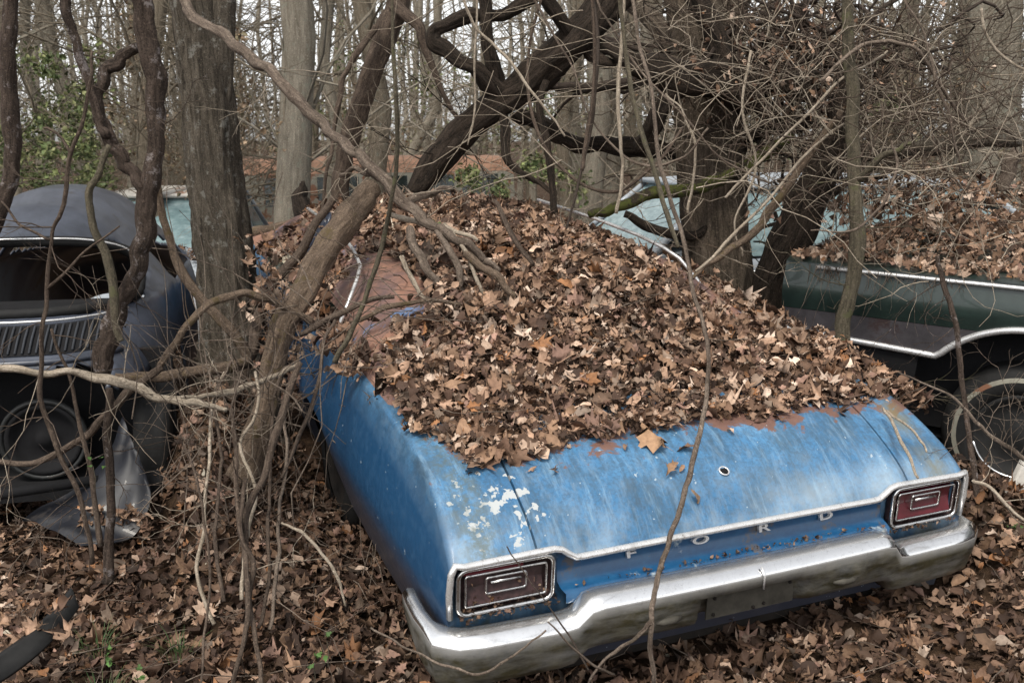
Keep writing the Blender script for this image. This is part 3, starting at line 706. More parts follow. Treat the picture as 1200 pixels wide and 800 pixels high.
# loose fender panel lying in the leaves
c0=[at(x,y,Y) for x,y,Y in((28,612,3.95),(66,588,3.98),(104,560,4.02),(130,528,4.1),(146,492,4.2))]
c1=[at(x,y,Y) for x,y,Y in((96,640,3.72),(132,640,3.72),(160,622,3.78),(178,585,3.9),(168,548,4.0))]
C0,C1=spline(c0,10),spline(c1,10); rows=[]
for k in range(17):
    t=k/16; q=C0*(1-t)+C1*t; q=q+np.array([0,-.02,.03])*math.sin(PI*t)
    for i in range(len(q)): q[i]+=np.array([0,-.6,1])*(.035*noise.noise(Vector((i*.09,t*2.2,3)))+.014*abs(((t*3.1+i*.02)%1)-.5))
    rows.append(q)
mb=MB(); mb.grid(rows); o=mb.build('fender_panel',paint('scuffed_slate_paint',(.007,.008,.012),.5,.05,(.02,.018,.018),var=.5)); o.modifiers.new('s','SOLIDIFY').thickness=.006; o.modifiers.new('e','EDGE_SPLIT').split_angle=R(40)
tag(o,'torn slate-grey metal fender lying on the leaves beside the rounded black car','car panel')

# ================= generic old car for the far wrecks =================
def old_car(name,label,mat,body,glass,L=4.6,W=1.75,Ht=1.4,belt=.86,cab=(1.2,1.7,3.0,3.5),rust=None,hood=.82,tail=.84):
    e=empty(name,label,'car',mat=mat)
    G=[]
    for y in[0,.04,.12,.3,.6,.9,1.2,1.6,2,2.5,3,3.4,3.8,4.2,4.45,4.56,4.6]:
        y=y*L/4.6; u=y/L
        zt=np.interp(u,[0,.01,.03,.1,cab[0]/L,cab[3]/L,.95,.985,1],[.6,tail-.10,tail-.03,tail,belt,belt,hood,hood-.06,.55]); Wd=W/2*np.interp(u,[0,.05,.2,.8,.95,1],[.90,.95,1,1,.95,.86])
        h=[(0,zt+.015),(Wd*.5,zt+.01),(Wd*.85,zt),(Wd*.95,zt-.03),(Wd,zt-.12),(Wd*1.01,.60),(Wd*.99,.45),(Wd*.93,.27)]
        G.append([(-a,y,z) for a,z in h[::-1]]+[(a,y,z) for a,z in h[1:]])
    mb=MB(); mb.grid(G); mb.grid([G[0],[(x*.3,.0,.5) for x,y,z in G[0]]],flip=True); mb.grid([G[-1],[(x*.3,L,.5) for x,y,z in G[-1]]]); b=mb.build('body',body,e); b.modifiers.new('e','EDGE_SPLIT').split_angle=R(45)
    y0,y1,y2,y3=cab; w0,w1=W/2*.93,W/2*.74
    B=[(-w0,y0,belt),(w0,y0,belt),(w0,y3,belt),(-w0,y3,belt)]; T=[(-w1,y1,Ht-.05),(w1,y1,Ht-.05),(w1,y2,Ht-.05),(-w1,y2,Ht-.05)]
    rows=[]
    for u in np.linspace(0,1,9):
        y=y1-.05+(y2-y1+.1)*u; c=.05*math.sin(PI*min(1,max(0,u)))**.5
        rows.append([(x*(w1+.02),y,Ht-.055+c*(1-abs(x)**3)+.012) for x in np.linspace(-1,1,13)])
    mb=MB(); mb.grid(rows,flip=True); r=mb.build('roof',rust or body,e); sd=r.modifiers.new('s','SOLIDIFY'); sd.thickness=.035; sd.offset=-1
    for k,(i,j) in enumerate(((0,1),(2,3))):
        a,b2,c,d=[Vector(v) for v in(B[i],B[j],T[j],T[i])]; a,b2=a.lerp(b2,.05),b2.lerp(a,.05); d,c=d.lerp(c,.06),c.lerp(d,.06)
        mb=MB(); mb.grid([[a.lerp(b2,t) for t in np.linspace(0,1,7)],[a.lerp(d,.5).lerp(b2.lerp(c,.5),t)+Vector((0,(-.03 if k==0 else .03)*math.sin(PI*t),0)) for t in np.linspace(0,1,7)],[d.lerp(c,t) for t in np.linspace(0,1,7)]]); mb.build('windscreen' if k else 'back_window',glass,e)
    for s in(-1,1):
        q=[Vector((s*w0,y0,belt)),Vector((s*w0,y3,belt)),Vector((s*w1,y2,Ht-.05)),Vector((s*w1,y1,Ht-.05))]
        mid=.5
        for a_,b_2 in((.07,.485),(.515,.94)):
            lo0,lo1=q[0].lerp(q[1],a_),q[0].lerp(q[1],b_2); hi0,hi1=q[3].lerp(q[2],a_),q[3].lerp(q[2],b_2)
            mb=MB(); mb.grid([[lo0,lo1],[hi0,hi1]]); mb.build('side_window',glass,e)
        for t in(0,.5,1):
            a=q[0].lerp(q[1],t); c=q[3].lerp(q[2],t); mb=MB(); mb.tube([a,c],.028,6); mb.build('pillar',body,e)
        mb=MB(); mb.tube([(s*(W/2+.004),.25,belt-.10),(s*(W/2+.01),L/2,belt-.10),(s*(W/2+.004),L-.25,belt-.11)],.012,6); mb.build('side_trim',M['trim'],e)
        for yc in(.85,L-.85):
            mb=MB(); mb.lathe([(.19,s*(W/2-.22)),(.31,s*(W/2-.22)),(.32,s*(W/2-.05)),(.30,s*(W/2+.006)),(.20,s*(W/2+.01))],(0,yc,.31),'x',24); wq=mb.build('wheel',M['rubber'],e)
            mb=MB(); mb.lathe([(.20,s*(W/2+.008)),(.12,s*(W/2-.02)),(.0,s*(W/2+.01))],(0,yc,.31),'x',24); mb.build('rim',M['dkrust'],wq)
    for y in(-.09,L+.09):
        mb=MB(); mb.tube([(-W/2-.01,y*.9+(.25 if y<0 else .15-.0),.47),(-W/2*.92,y,.47),(0,y*1.02,.47),(W/2*.92,y,.47),(W/2+.01,y*.9+(.25 if y<0 else .15),.47)],.055,8,flat=.5); mb.build('bumper',M['chrome'],e)
    for s in(-1,1):
        mb=MB(); mb.lathe([(.085,-.02),(.085,.0),(.07,.012),(.0,.02)],(s*W*.37,L-.02,.62),'y',16); mb.build('headlight',M['trim'],e)
    return e
def place(px,py,Y,yaw,dz=0,roll=0):
    p=at(px,py,Y); return Matrix.Translation((p.x,Y,ground_z(p.x,Y)+dz))@Matrix.Rotation(R(yaw),4,'Z')@Matrix.Rotation(R(roll),4,'Y')
def drift(name,label,P0,n,fn,size=(.04,.09),w=PW_CAR,tilt=.45,mw=None):
    P=[];N=[]
    for i in range(n):
        p,nn=fn(); P.append(tuple(p)); N.append(tuple(nn))
    a=leaf_cloud(np.array(P),np.array(N),size,w,tilt); o=np_mesh(name,[(a[0],a[1],a[2],0)],[M['leaf']],mw=mw); return tag(o,label,'leaf pile',kind='stuff')
# white-roofed car behind the big left trunk, seen from its front
wm=place(148,300,8.6,187,-.20); white_car=old_car('white_roofed_car','white-roofed car with teal windscreen half hidden behind the big left trunk','' or wm@Matrix.Translation((0,-4.6,0)),M['palegrey'],M['teal'],Ht=1.43,rust=M['white'],hood=.86,belt=.92)
white_car['category']='car'
dm=wm@Matrix.Translation((0,-4.6,0))
drift('hood_leaves','brown leaves strewn over the bonnet below the teal windscreen',None,700,lambda:((rnd.uniform(-.75,.75),rnd.uniform(3.3,4.5),.90+rnd.random()*.05),(0,0,1)),mw=dm)
# blue-grey sedan right of centre behind the vine-wrapped tree
bm_=place(742,300,7.4,0,-.02)
pb=at(690,300,7.2)
bmat=Matrix.Translation((pb.x-.35,7.3,ground_z(1.5,7.6)-.02))@Matrix.Rotation(R(-78),4,'Z')
old_car('grey_blue_sedan','pale grey-blue sedan with teal windows beyond the leaf pile, behind the vine-choked tree',bmat,M['palegrey'],M['teal'],L=4.9,W=1.8,Ht=1.47,belt=.98,cab=(.55,1.05,3.2,3.8),tail=.92)
# rusty orange-topped van far off between the left trunks
vp=at(400,230,15)
vmx=Matrix.Translation((vp.x-1.6,14.6,ground_z(vp.x,15)+.03))@Matrix.Rotation(R(-62),4,'Z')@Matrix.Diagonal((.8,.85,.92,1))
van=empty('rusty_van','old cream van with rust-orange roof, far off between the left trunks','van',mat=vmx)
G=[]
for y in[0,.05,.2,1,2,3,4,5.0,5.2]:
    k=.8 if y in(0,5.2) else 1; h=[(0,1.98),(.6,1.97),(.82,1.90),(.93,1.72),(.98,1.2),(1,.9),(.97,.45)]
    G.append([(-a*k**.2,y,.45+(z-.45)*(k**.25)) for a,z in h[::-1]]+[(a*k**.2,y,.45+(z-.45)*(k**.25)) for a,z in h[1:]])
mb=MB(); mb.grid(G); mb.grid([G[0],[(0,.02,1)]*13],flip=True); mb.grid([G[-1],[(0,5.19,1)]*13]); mb.build('body',M['oldwhite'],van)
mb=MB(); mb.grid([[(x,y,z+.012) for x,y,z in g_[3:10]] for g_ in G]); mb.build('roof',M['orange'],van)
for s in(-1,1):
    for k in range(5):
        mb=MB(); y=.4+k*.92; mb.grid([[(s*.986,y,1.25),(s*.986,y+.75,1.25)],[(s*.945,y,1.68),(s*.945,y+.75,1.68)]]); mb.build('window',M['dglass'],van)
    mb=MB(); mb.tube([(s*1.0,.1,.98),(s*1.005,2.6,.98),(s*1.0,5.1,.98)],.03,6); mb.build('side_rail',M['orange'],van)
    for yc in(1,4.2):
        mb=MB(); mb.lathe([(.0,s*.85),(.36,s*.85),(.36,s*1.0),(.2,s*1.005),(0,s*1.0)],(0,yc,.36)); mb.build('wheel',M['rubber'],van)
# ================= GREEN CAR (right) =================
GO=Vector((1.5,4.72,0)); gd=Vector((.848,-.53,0)); gb=Vector((.53,.848,0))
GM=Matrix(((gd.x,gb.x,0,GO.x),(gd.y,gb.y,0,GO.y),(-.05,0,1,.0),(0,0,0,1)))   # local: x along the side, y across the car, z up
# make it orthonormal (slight nose-down tilt)
ex=Vector((gd.x,gd.y,-.035)).normalized(); ey=gb.normalized(); ez=ex.cross(ey)
GM=Matrix(((ex.x,ey.x,ez.x,GO.x),(ex.y,ey.y,ez.y,GO.y),(ex.z,ey.z,ez.z,0.0),(0,0,0,1)))
gc=empty('dark_green_car','dark green wreck with bright wheel-arch moulding at the right edge, its deck buried in leaves','car',mat=GM)
WC=(.92,.44); AR=.50
def glow(x):
    b=.79-.05*(x)
    d=abs(x-WC[0]); 
    return max(b,WC[1]+math.sqrt(max(0,AR*AR-d*d))) if d<AR else b
for sy in(0,1):
    def gx(z,inset=0):
        o=.035*math.exp(-((z-1.0)/.09)**2)-.10*max(0,.85-z)-.05*max(0,z-1.08)/.05*0
        return -(o) if sy==0 else 1.86+o
    def panel(zlo,zhi,nz,mat,name,x0=-.2,x1=5.0):
        xs_=np.r_[np.linspace(x0,.42,10),np.linspace(.43,1.41,34),np.linspace(1.42,3.4,8),np.linspace(3.5,x1,8)]
        xs_=xs_[xs_<=x1]
        rows=[[(x,gx(zlo(x)+(zhi(x)-zlo(x))*k/nz),zlo(x)+(zhi(x)-zlo(x))*k/nz) for x in xs_] for k in range(nz+1)]
        mb=MB(); mb.grid(rows,flip=sy==1); o=mb.build(name,mat,gc); return o
    arch=lambda x: glow(x)
    panel(lambda x:max(arch(x),.905),lambda x:1.135,8,M['dgreen'],'upper_side')
    panel(lambda x:arch(x),lambda x:max(arch(x)+.002,.903),5,M['dlow'],'lower_side')
    panel(lambda x:.34 if abs(x-WC[0])>AR-.03 else arch(x)-.006,lambda x:arch(x)-.004,4,M['black'],'sill')
    pts=[(x,gx(arch(x))-(.006 if sy==0 else -.006),arch(x)-.004) for x in np.r_[np.linspace(-.2,.45,14),np.linspace(.46,1.38,40),np.linspace(1.4,5,20)]]
    mb=MB(); mb.tube(pts,.016,7); mb.build('arch_moulding',M['trim'],gc)
    mb=MB(); mb.tube([(x,gx(1.10)-(.008 if sy==0 else -.008),1.118) for x in np.linspace(-.05,5,20)],.011,6); mb.build('belt_moulding',M['trim'],gc)
    for xc in(.92,4.05):
        q=-1 if sy==0 else 1; y0=.10 if sy==0 else 1.76
        wl=MB(); wl.lathe([(.19,y0+q*.0),(.20,y0+q*.035),(.235,y0+q*.05),(.262,y0+q*.05),(.31,y0+q*.04),(.335,y0-q*.0),(.335,y0-q*.18),(.2,y0-q*.2)],(xc,0,.42),'y',48); wq=wl.build('tyre',M['rubber'],gc)
        wl=MB(); wl.lathe([(.262,y0+q*.0515),(.283,y0+q*.0475)],(xc,0,.42),'y',48); wl.build('whitewall_stripe',M['oldwhite'],wq)
        wl=MB(); wl.lathe([(.20,y0+q*.036),(.19,y0+q*.046),(.175,y0+q*.03),(.12,y0+q*.0),(.06,y0+q*.03),(.0,y0+q*.035)],(xc,0,.42),'y',40); rq=wl.build('rim',M['rubber'],wq)
        wl=MB(); wl.tube([(xc+.19*math.cos(t),y0+q*.047,.42+.19*math.sin(t)) for t in np.linspace(R(195),R(330),20)],.009,6); wl.build('trim_ring',M['chrome'],wq)
mb=MB(); mb.grid([[(x,y,z+.004*math.sin(y*6)) for x in np.linspace(-.2,5.0,20)] for y,z in((-.01,1.136),(.06,1.15),(.5,1.165),(.93,1.17),(1.36,1.165),(1.8,1.15),(1.87,1.136))],flip=False); mb.build('deck',M['dgreen'],gc)
mb=MB(); mb.grid([[(-.2,y,z) for y in np.linspace(0,1.86,8)] for z in(.4,.7,1.0,1.136)]); mb.build('end_panel',M['dlow'],gc); mb=MB(); mb.grid([[(5.0,y,z) for y in np.linspace(0,1.86,8)] for z in(.4,.7,1.0,1.136)],flip=True); mb.build('end_panel',M['dlow'],gc)
mb=MB(); mb.box((0,.25,.3),(4.8,1.6,.36)); mb.box((.35,.22,.36),(1.5,1.64,1.1)); mb.build('inner_arch',M['black'],gc,False)
G=[]
for x in np.linspace(.95,4.0,24):
    zr=float(np.interp(x,[.95,1.2,1.55,1.9,3.0,3.5,4.0],[1.15,1.36,1.50,1.55,1.55,1.45,1.16])); t=(zr-1.15)/.4; wr=.90-.22*t
    G.append([(x,.93+s*a,z) for s,a,z in[(-1,.90,1.14),(-1,wr,zr-.05),(-1,wr-.08,zr-.01),(-1,wr*.4,zr+.01),(1,0,zr+.015),(1,wr*.4,zr+.01),(1,wr-.08,zr-.01),(1,wr,zr-.05),(1,.90,1.14)]])
mb=MB(); mb.grid(G); mb.build('roof',M['dlow'],gc)
mb=MB(); mb.grid([[(x,-.0+.06-.02+ .0*z,z) for x in np.linspace(1.5,3.3,6)] for z in(1.17,1.2)]); 
for s in(-1,1):
    mb=MB(); mb.grid([[(x,.93+s*(.90-.0),1.18) for x in np.linspace(1.35,3.4,6)],[(x,.93+s*(.72+.0),1.47) for x in np.linspace(1.7,3.1,6)]],flip=s>0); mb.build('side_window',M['dglass'],gc)
# leaves on the green car
def gl():
    x=rnd.uniform(-.2,1.6); y=rnd.uniform(0.0,1.85); h=.01+.13*smooth(.05,.6,y)*smooth(-.3,.3,x)+.06*noise.noise(Vector((x*2,y*2,3)))
    return (x,y,1.15+h*rnd.uniform(.5,1.05)),(0,-.5,.9)
drift('deck_leaves','thick drift of brown leaves on the deck of the dark green wreck',None,3000,gl,mw=GM)
def gl2():
    x=rnd.uniform(1.2,3.3); y=rnd.uniform(.2,1.6); return (x,y,1.52+.1*rnd.random()*smooth(1.1,1.9,x)),(0,0,1)
drift('roof_leaves','loose brown leaves on the roof of the dark green wreck',None,450,gl2,mw=GM)
# ================= TREES, LOGS, VINES (traced shapes get their own distance and thickness) =================
def path3(pts,k=6):
    """pts: (px,py,Y,width_px) -> spline of (x,y,z,r)"""
    A=[]
    for q in pts:
        px,py,Y,wd=q; p=at(px,py,Y); A.append((p.x,p.y,p.z,wd*.5*mpx(Y)))
    return spline(A,k)
def limb_mesh(pts,mat,name,parent=None,sides=8,rough=.25,furrow=0,k=6,wig=0,seed=None):
    S=path3(pts,k); seed=rnd.random()*50 if seed is None else seed
    if wig:
        for i in range(1,len(S)-1):
            v=noise.noise_vector(Vector((i*.22,seed,0)))*wig*2.2+noise.noise_vector(Vector((i*.8,seed,4)))*wig*.2; S[i,0]+=v.x; S[i,1]+=v.y*.5; S[i,2]+=v.z
    mb=MB(); mb.tube(S[:,:3],S[:,3].clip(.001),sides,rough=rough,furrow=furrow,seed=seed); o=mb.build(name,mat,parent,at=True); return o,S
def wood(name,label,cat,pts,mat,sides=8,rough=.25,furrow=0,k=6,group=None,wig=.006,twigs=0,tl=(.12,.4),tr=.0022,tmat=None,extra=()):
    """a limb, log or vine as a thing; twigs and forks are its parts"""
    if not twigs and not extra:
        o,S=limb_mesh(pts,mat,name,None,sides,rough,furrow,k,wig); tag(o,label,cat,group); return o
    p=path3(pts,2)[-1]; e=empty(name,label,cat,group)
    o,S=limb_mesh(pts,mat,'stem' if cat not in('tree',) else 'trunk',e,sides,rough,furrow,k,wig)
    for ex in extra: limb_mesh(ex,mat,'branch',e,max(5,sides-2),rough,furrow*.5,k,wig)
    for i in range(twigs):
        j=rnd.randrange(1,len(S)-1); p=Vector(S[j,:3]); t=(Vector(S[j+1,:3])-Vector(S[j-1,:3])).normalized()
        d=t.cross(Vector((rnd.gauss(0,1),rnd.gauss(0,1),rnd.gauss(0,1)))).normalized()*.8+t*rnd.uniform(-.1,.6); d.y*=.6
        mb=MB(); twig_rec(mb,p,d.normalized(),rnd.uniform(*tl),min(tr,max(S[j,3]*.6,.0012)),2); mb.build('twig',tmat or mat,e,at=True)
    return e
def twig_rec(mb,p,d,L,r,depth,wob=.17):
    n=6; pts=[Vector(p)]; dd=Vector(d); kids=[]
    for i in range(n):
        dd=(dd+Vector((rnd.gauss(0,wob),rnd.gauss(0,wob),rnd.gauss(0,wob)))).normalized(); pts.append(pts[-1]+dd*L/n)
        if depth>0 and i>=1 and rnd.random()<.42: kids.append((pts[-1],dd.copy(),L*rnd.uniform(.35,.65)))
    mb.tube(pts,[r*(1-.65*i/n) for i in range(n+1)],4,cap=False,seed=rnd.random()*9)
    for q,e,l in kids:
        s=e.cross(Vector((rnd.gauss(0,1),rnd.gauss(0,1),rnd.gauss(0,1)))).normalized(); twig_rec(mb,q,(e+s*rnd.uniform(.5,1)).normalized(),l,r*.62,depth-1,wob)

# --- big trunks ---
wood('big_tree','broad grey furrowed trunk between the rounded black car and the blue car','tree',[(218,-90,5.2,48),(228,0,5.2,50),(242,100,5.2,56),(251,200,5.2,60),(264,300,5.2,66),(272,380,5.2,74),(277,450,5.2,92),(284,530,5.2,112)],M['trunk'],64,.12,.15,k=14,wig=0,
 extra=[[(262,-60,5.25,30),(258,0,5.22,34),(256,60,5.2,36),(254,130,5.2,34)]])
wood('vine_wrapped_tree','thick dark trunk choked by vines beyond the right edge of the leaf pile','tree',[(795,-90,5.4,52),(812,0,5.4,58),(824,80,5.38,68),(830,160,5.36,74),(834,230,5.35,76),(838,300,5.35,80),(844,370,5.35,92),(850,430,5.35,110)],M['trunk2'],52,.14,.10,k=10,wig=0,
 extra=[[(880,-60,5.6,30),(862,0,5.6,34),(840,50,5.65,40),(826,100,5.75,40)],[(752,74,5.3,20),(790,82,5.35,30),(850,92,5.4,36),(900,96,5.4,30),(950,112,5.4,20)],[(700,-30,6.2,20),(760,20,6.1,22),(800,-40,6,24)][:2]+[(790,60,6,24)]])
wood('leaning_dark_tree','dark leaning trunk between the vine-wrapped tree and the dark green car','tree',[(1000,90,5.0,30),(985,150,5.0,36),(962,205,5.05,44),(935,262,5.1,48),(912,320,5.15,52),(900,372,5.2,58),(896,420,5.2,64)],M['wet'],28,.2,.08,k=8,wig=.01)
wood('pale_sapling','slim greenish-brown sapling rising in front of the dark green car deck','sapling',[(992,-50,4.3,14),(994,40,4.3,13),(999,120,4.28,14),(1000,190,4.27,15),(1004,260,4.25,16),(1001,325,4.25,17),(990,370,4.25,17),(986,420,4.25,19),(986,480,4.25,20)],M['sap'],14,.25,.0,k=8,twigs=10,tl=(.2,.55),tr=.003,
 extra=[[(1002,215,4.27,10),(1018,198,4.2,9),(1040,180,4.15,7),(1068,168,4.1,5)]])
wood('scaly_forked_tree','crooked scaly reddish stem standing in front of the rounded black car','tree',[(150,-60,3.5,22),(165,0,3.5,23),(176,60,3.5,22),(182,120,3.5,20),(181,175,3.5,18),(172,230,3.5,20),(168,275,3.5,20),(160,315,3.5,20),(143,352,3.5,21),(130,390,3.5,22),(120,436,3.5,20)],M['scaly'],20,.35,.12,k=9,wig=.008,
 extra=[[(168,222,3.5,14),(150,195,3.5,15),(128,168,3.5,15),(117,140,3.5,14),(114,112,3.5,13),(124,86,3.52,13),(142,68,3.54,13),(160,56,3.55,12)],
        [(124,160,3.48,10),(112,128,3.47,9),(102,90,3.46,9),(88,48,3.46,10),(74,0,3.45,11),(66,-50,3.45,11)]],twigs=7,tl=(.15,.4))
wood('crooked_stem','grey-brown bent stem curving down behind the scaly stem to the arching root','tree',[(183,215,4.1,9),(190,250,4.1,9),(203,295,4.1,10),(226,338,4.1,11),(256,372,4.1,12),(280,398,4.1,12),(290,420,4.1,13),(276,428,4.05,14),(246,433,4.0,14),(195,440,3.95,13),(135,442,3.9,11)],M['log'],12,.3,.05,k=7,wig=.004)
wood('thin_stem','thin mossy pale stem crossing the open window of the rounded black car','sapling',[(128,170,3.4,6),(116,200,3.4,7),(105,225,3.4,8),(108,262,3.4,8),(126,300,3.4,10),(133,340,3.4,10),(136,382,3.4,9),(142,400,3.4,8)],M['sap'],10,.25,wig=.003)
wood('left_edge_tree','narrow dark trunk at the left edge leaning in front of the woods','tree',[(16,-50,4.6,16),(12,20,4.6,16),(9,80,4.6,17),(12,140,4.6,18),(14,190,4.6,18),(4,232,4.6,18),(-16,280,4.6,20)],M['scaly'],14,.3,.08,k=7)
wood('reddish_sapling','straight reddish young stem rooted in the leaves beside the torn fender','sapling',[(128,455,3.35,8),(127,520,3.35,9),(129,580,3.33,10),(127,640,3.3,11),(125,682,3.3,13)],M['scaly'],10,.25,twigs=3)
wood('forked_sapling','slender dark forked sapling in front of the open window of the black car','sapling',[(108,60,3.0,3),(104,110,3.0,4),(84,182,3.0,5),(74,240,3.0,5),(60,280,3.0,4),(54,340,3.0,5),(48,400,3.0,5),(52,480,3.0,6),(72,540,3.0,6),(100,600,2.98,6),(108,660,2.98,6)],M['vine'],8,.2,twigs=11,tl=(.2,.5),
 extra=[[(84,182,3.0,4),(70,160,3.0,3),(52,150,3.0,3)],[(60,280,3.0,3),(25,262,3.0,3),(2,236,3.0,2)],[(54,340,3.0,4),(95,300,3.0,3),(140,265,3.0,2)]])
wood('gnarled_sapling','thin twisting sapling with small twigs left of the scaly stem','sapling',[(60,385,3.2,3),(80,440,3.2,4),(95,500,3.2,5),(108,570,3.15,6),(118,640,3.1,7)],M['vine'],7,.2,twigs=6,tl=(.1,.3))
# --- logs & limbs ---
wood('leaning_log','thick bark-stripped log leaning against the left roof edge of the blue car','log',[(436,222,4.5,24),(418,242,4.4,30),(398,272,4.25,31),(376,305,4.1,31),(352,345,3.95,29),(334,378,3.88,28),(322,420,3.85,27),(312,470,3.8,28),(298,520,3.8,34),(286,560,3.8,42)],M['log'],28,.22,.14,k=9,wig=.005)
wood('leaning_pole','thinner dark pole lying beside the bark-stripped log','log',[(392,232,4.9,9),(370,262,4.85,10),(345,305,4.8,11),(322,330,4.75,11),(305,365,4.7,12),(296,410,4.6,13),(270,470,4.5,13)],M['vine'],10,.25)
wood('long_dead_limb','long pale dead limb sweeping from the big left trunk down onto the leaf pile','branch',[(205,-20,4.9,9),(222,12,4.8,11),(266,45,4.6,11),(296,68,4.48,12),(330,96,4.33,13),(371,140,4.2,12),(400,165,4.1,11),(420,183,4.05,12),(450,210,3.98,13),(474,238,3.95,14),(505,262,3.92,12),(537,282,3.9,10),(560,298,3.9,9),(585,318,3.88,6)],M['dead'],16,.4,.08,k=8,wig=.012,twigs=8,tmat=M['vinep'],
 extra=[[(448,208,4.0,9),(425,200,4.05,7),(398,205,4.1,4)],[(474,238,3.95,9),(500,226,4.0,8),(530,220,4.05,5)]])
for lab,pts,m_ in (
 ('curved bleached stick under the long dead limb, left end of the pile sticks',[(480,268,3.9,9),(484,285,3.85,10),(494,306,3.82,10),(508,326,3.8,9),(518,340,3.8,6)],'dead'),
 ('upright flaky whitish stick, middle of the pile sticks',[(503,258,3.95,6),(520,283,3.88,7),(534,305,3.85,8),(541,330,3.82,8),(543,354,3.8,6)],'dead'),
 ('grey-brown stick pushed diagonally into the leaves on the right of the flaky one',[(545,298,3.85,9),(565,312,3.8,9),(585,328,3.76,9),(603,348,3.74,6)],'log'),
 ('thin dark stick high on the leaf pile slanting down right',[(580,235,4.1,5),(600,275,4.0,6),(625,310,3.9,5)],'vine')):
    wood('stick',lab,'stick',pts,M[m_],9,.35,wig=.004,group='broken sticks lying on the leaf pile')
wood('diagonal_log','massive dark fallen trunk slanting up to the right above the leaf pile','log',[(486,226,5.3,20),(503,204,5.3,30),(522,178,5.28,34),(546,150,5.25,33),(578,124,5.2,33),(612,102,5.2,36),(645,72,5.15,38),(678,42,5.1,38),(704,14,5.1,42),(730,-20,5.1,44),(760,-60,5.1,46)],M['wet'],32,.34,.16,k=9,wig=.0,
 extra=[[(592,112,5.2,24),(575,100,5.15,22),(556,80,5.1,17),(538,72,5.1,16),(522,58,5.1,18),(509,50,5.1,17),(508,36,5.1,15),(524,30,5.12,13),(545,20,5.15,16),(572,18,5.15,13),(590,18,5.2,12),(612,4,5.2,15),(660,-24,5.2,15)],
        [(584,104,5.18,18),(576,70,5.12,16),(570,30,5.1,14),(566,-20,5.1,14)],[(672,44,5.1,16),(655,20,5.05,15),(634,-10,5,15)],
        [(586,120,5.2,9),(592,150,5.15,12),(593,182,5.1,10),(606,200,5.1,8),(632,214,5.05,6),(646,226,5.0,4)],
        [(640,95,5.1,7),(632,125,5.05,8),(640,165,5.0,9),(646,205,4.95,8),(650,250,4.9,8)],
        [(690,60,5.1,16),(705,72,5.05,14),(722,76,5.05,9)],[(636,90,5.2,9),(628,70,5.2,13)]],twigs=14,tl=(.2,.6),tr=.004)
wood('lower_log','dark crooked log running right under the diagonal trunk to the vine-wrapped tree','log',[(604,132,5.5,16),(622,142,5.48,18),(650,154,5.45,18),(682,168,5.45,19),(728,172,5.45,20),(775,175,5.5,20),(812,176,5.55,20),(850,170,5.6,20),(905,150,5.4,18),(950,140,5.3,14)],M['wet'],16,.4,.15,k=7,wig=.01,twigs=6)
wood('thick_dark_limb','thick black limb reaching left from the vine-wrapped tree beside the diagonal trunk','branch',[(880,110,5.1,44),(840,92,5.0,42),(800,92,4.95,38),(770,82,4.95,30),(748,78,4.95,24),(728,66,5.0,16),(700,52,5.1,12)],M['wet'],24,.4,.16,k=8,wig=.004,extra=[[(800,100,4.95,24),(775,125,4.95,20),(765,150,5,20),(748,172,5.1,16)],[(850,90,5.0,30),(838,45,5.0,24),(820,0,5.0,22),(800,-40,5,20)]])
wood('upper_log','thin horizontal branch right of the diagonal trunk at the level of its fork','log',[(640,102,5.6,9),(680,103,5.6,11),(720,100,5.6,12),(765,92,5.55,14),(800,84,5.5,16)],M['vined'],10,.25,k=7,wig=.008)
wood('mossy_log','mossy curved log with green tip in front of the grey-blue car','log',[(690,252,5.0,8),(712,247,5.0,11),(738,238,5.0,13),(770,226,5.0,14),(805,222,5.05,15),(840,212,5.1,15),(880,190,5.1,14),(930,160,5.1,12)],M['moss'],14,.25,.05,k=7)
wood('dark_crossing_branch','dark branch crossing below the mossy log','log',[(732,250,5.2,8),(755,264,5.2,10),(785,275,5.2,11),(812,276,5.2,11),(835,262,5.2,9)],M['wet'],10,.25)
wood('left_leaning_tree','dark slanting trunk rising between the dead limb and the diagonal trunk','tree',[(478,-50,5.6,28),(465,5,5.6,26),(450,48,5.6,25),(434,90,5.6,24),(422,125,5.6,23),(411,160,5.6,22),(402,195,5.6,20),(396,245,5.6,22),(392,300,5.6,24)],M['vine'],22,.2,.1,k=8,
 extra=[[(462,5,5.55,14),(490,30,5.5,12),(500,60,5.5,9),(520,110,5.5,6),(536,140,5.5,4)],[(440,30,5.5,7),(420,62,5.45,7),(404,90,5.45,6),(395,125,5.45,6),(393,155,5.45,5),(384,200,5.4,4),(376,255,5.4,4)]],twigs=5,tl=(.3,.6))
wood('diagonal_branch','bare brown branch slanting from upper right down to the right pile edge','branch',[(985,130,4.5,7),(960,165,4.5,8),(938,199,4.5,9),(903,247,4.48,10),(882,273,4.45,9),(850,298,4.4,8),(824,313,4.35,6),(812,326,4.3,4)],M['log'],9,.25,twigs=5)
wood('arching_root','brown root arching over between the trunks to the blue car door','root',[(186,430,3.6,8),(210,394,3.62,9),(232,368,3.65,9),(256,350,3.7,9),(285,345,3.75,9),(312,349,3.8,9),(338,362,3.85,8),(366,378,3.9,8)],M['log'],10,.25,twigs=2)
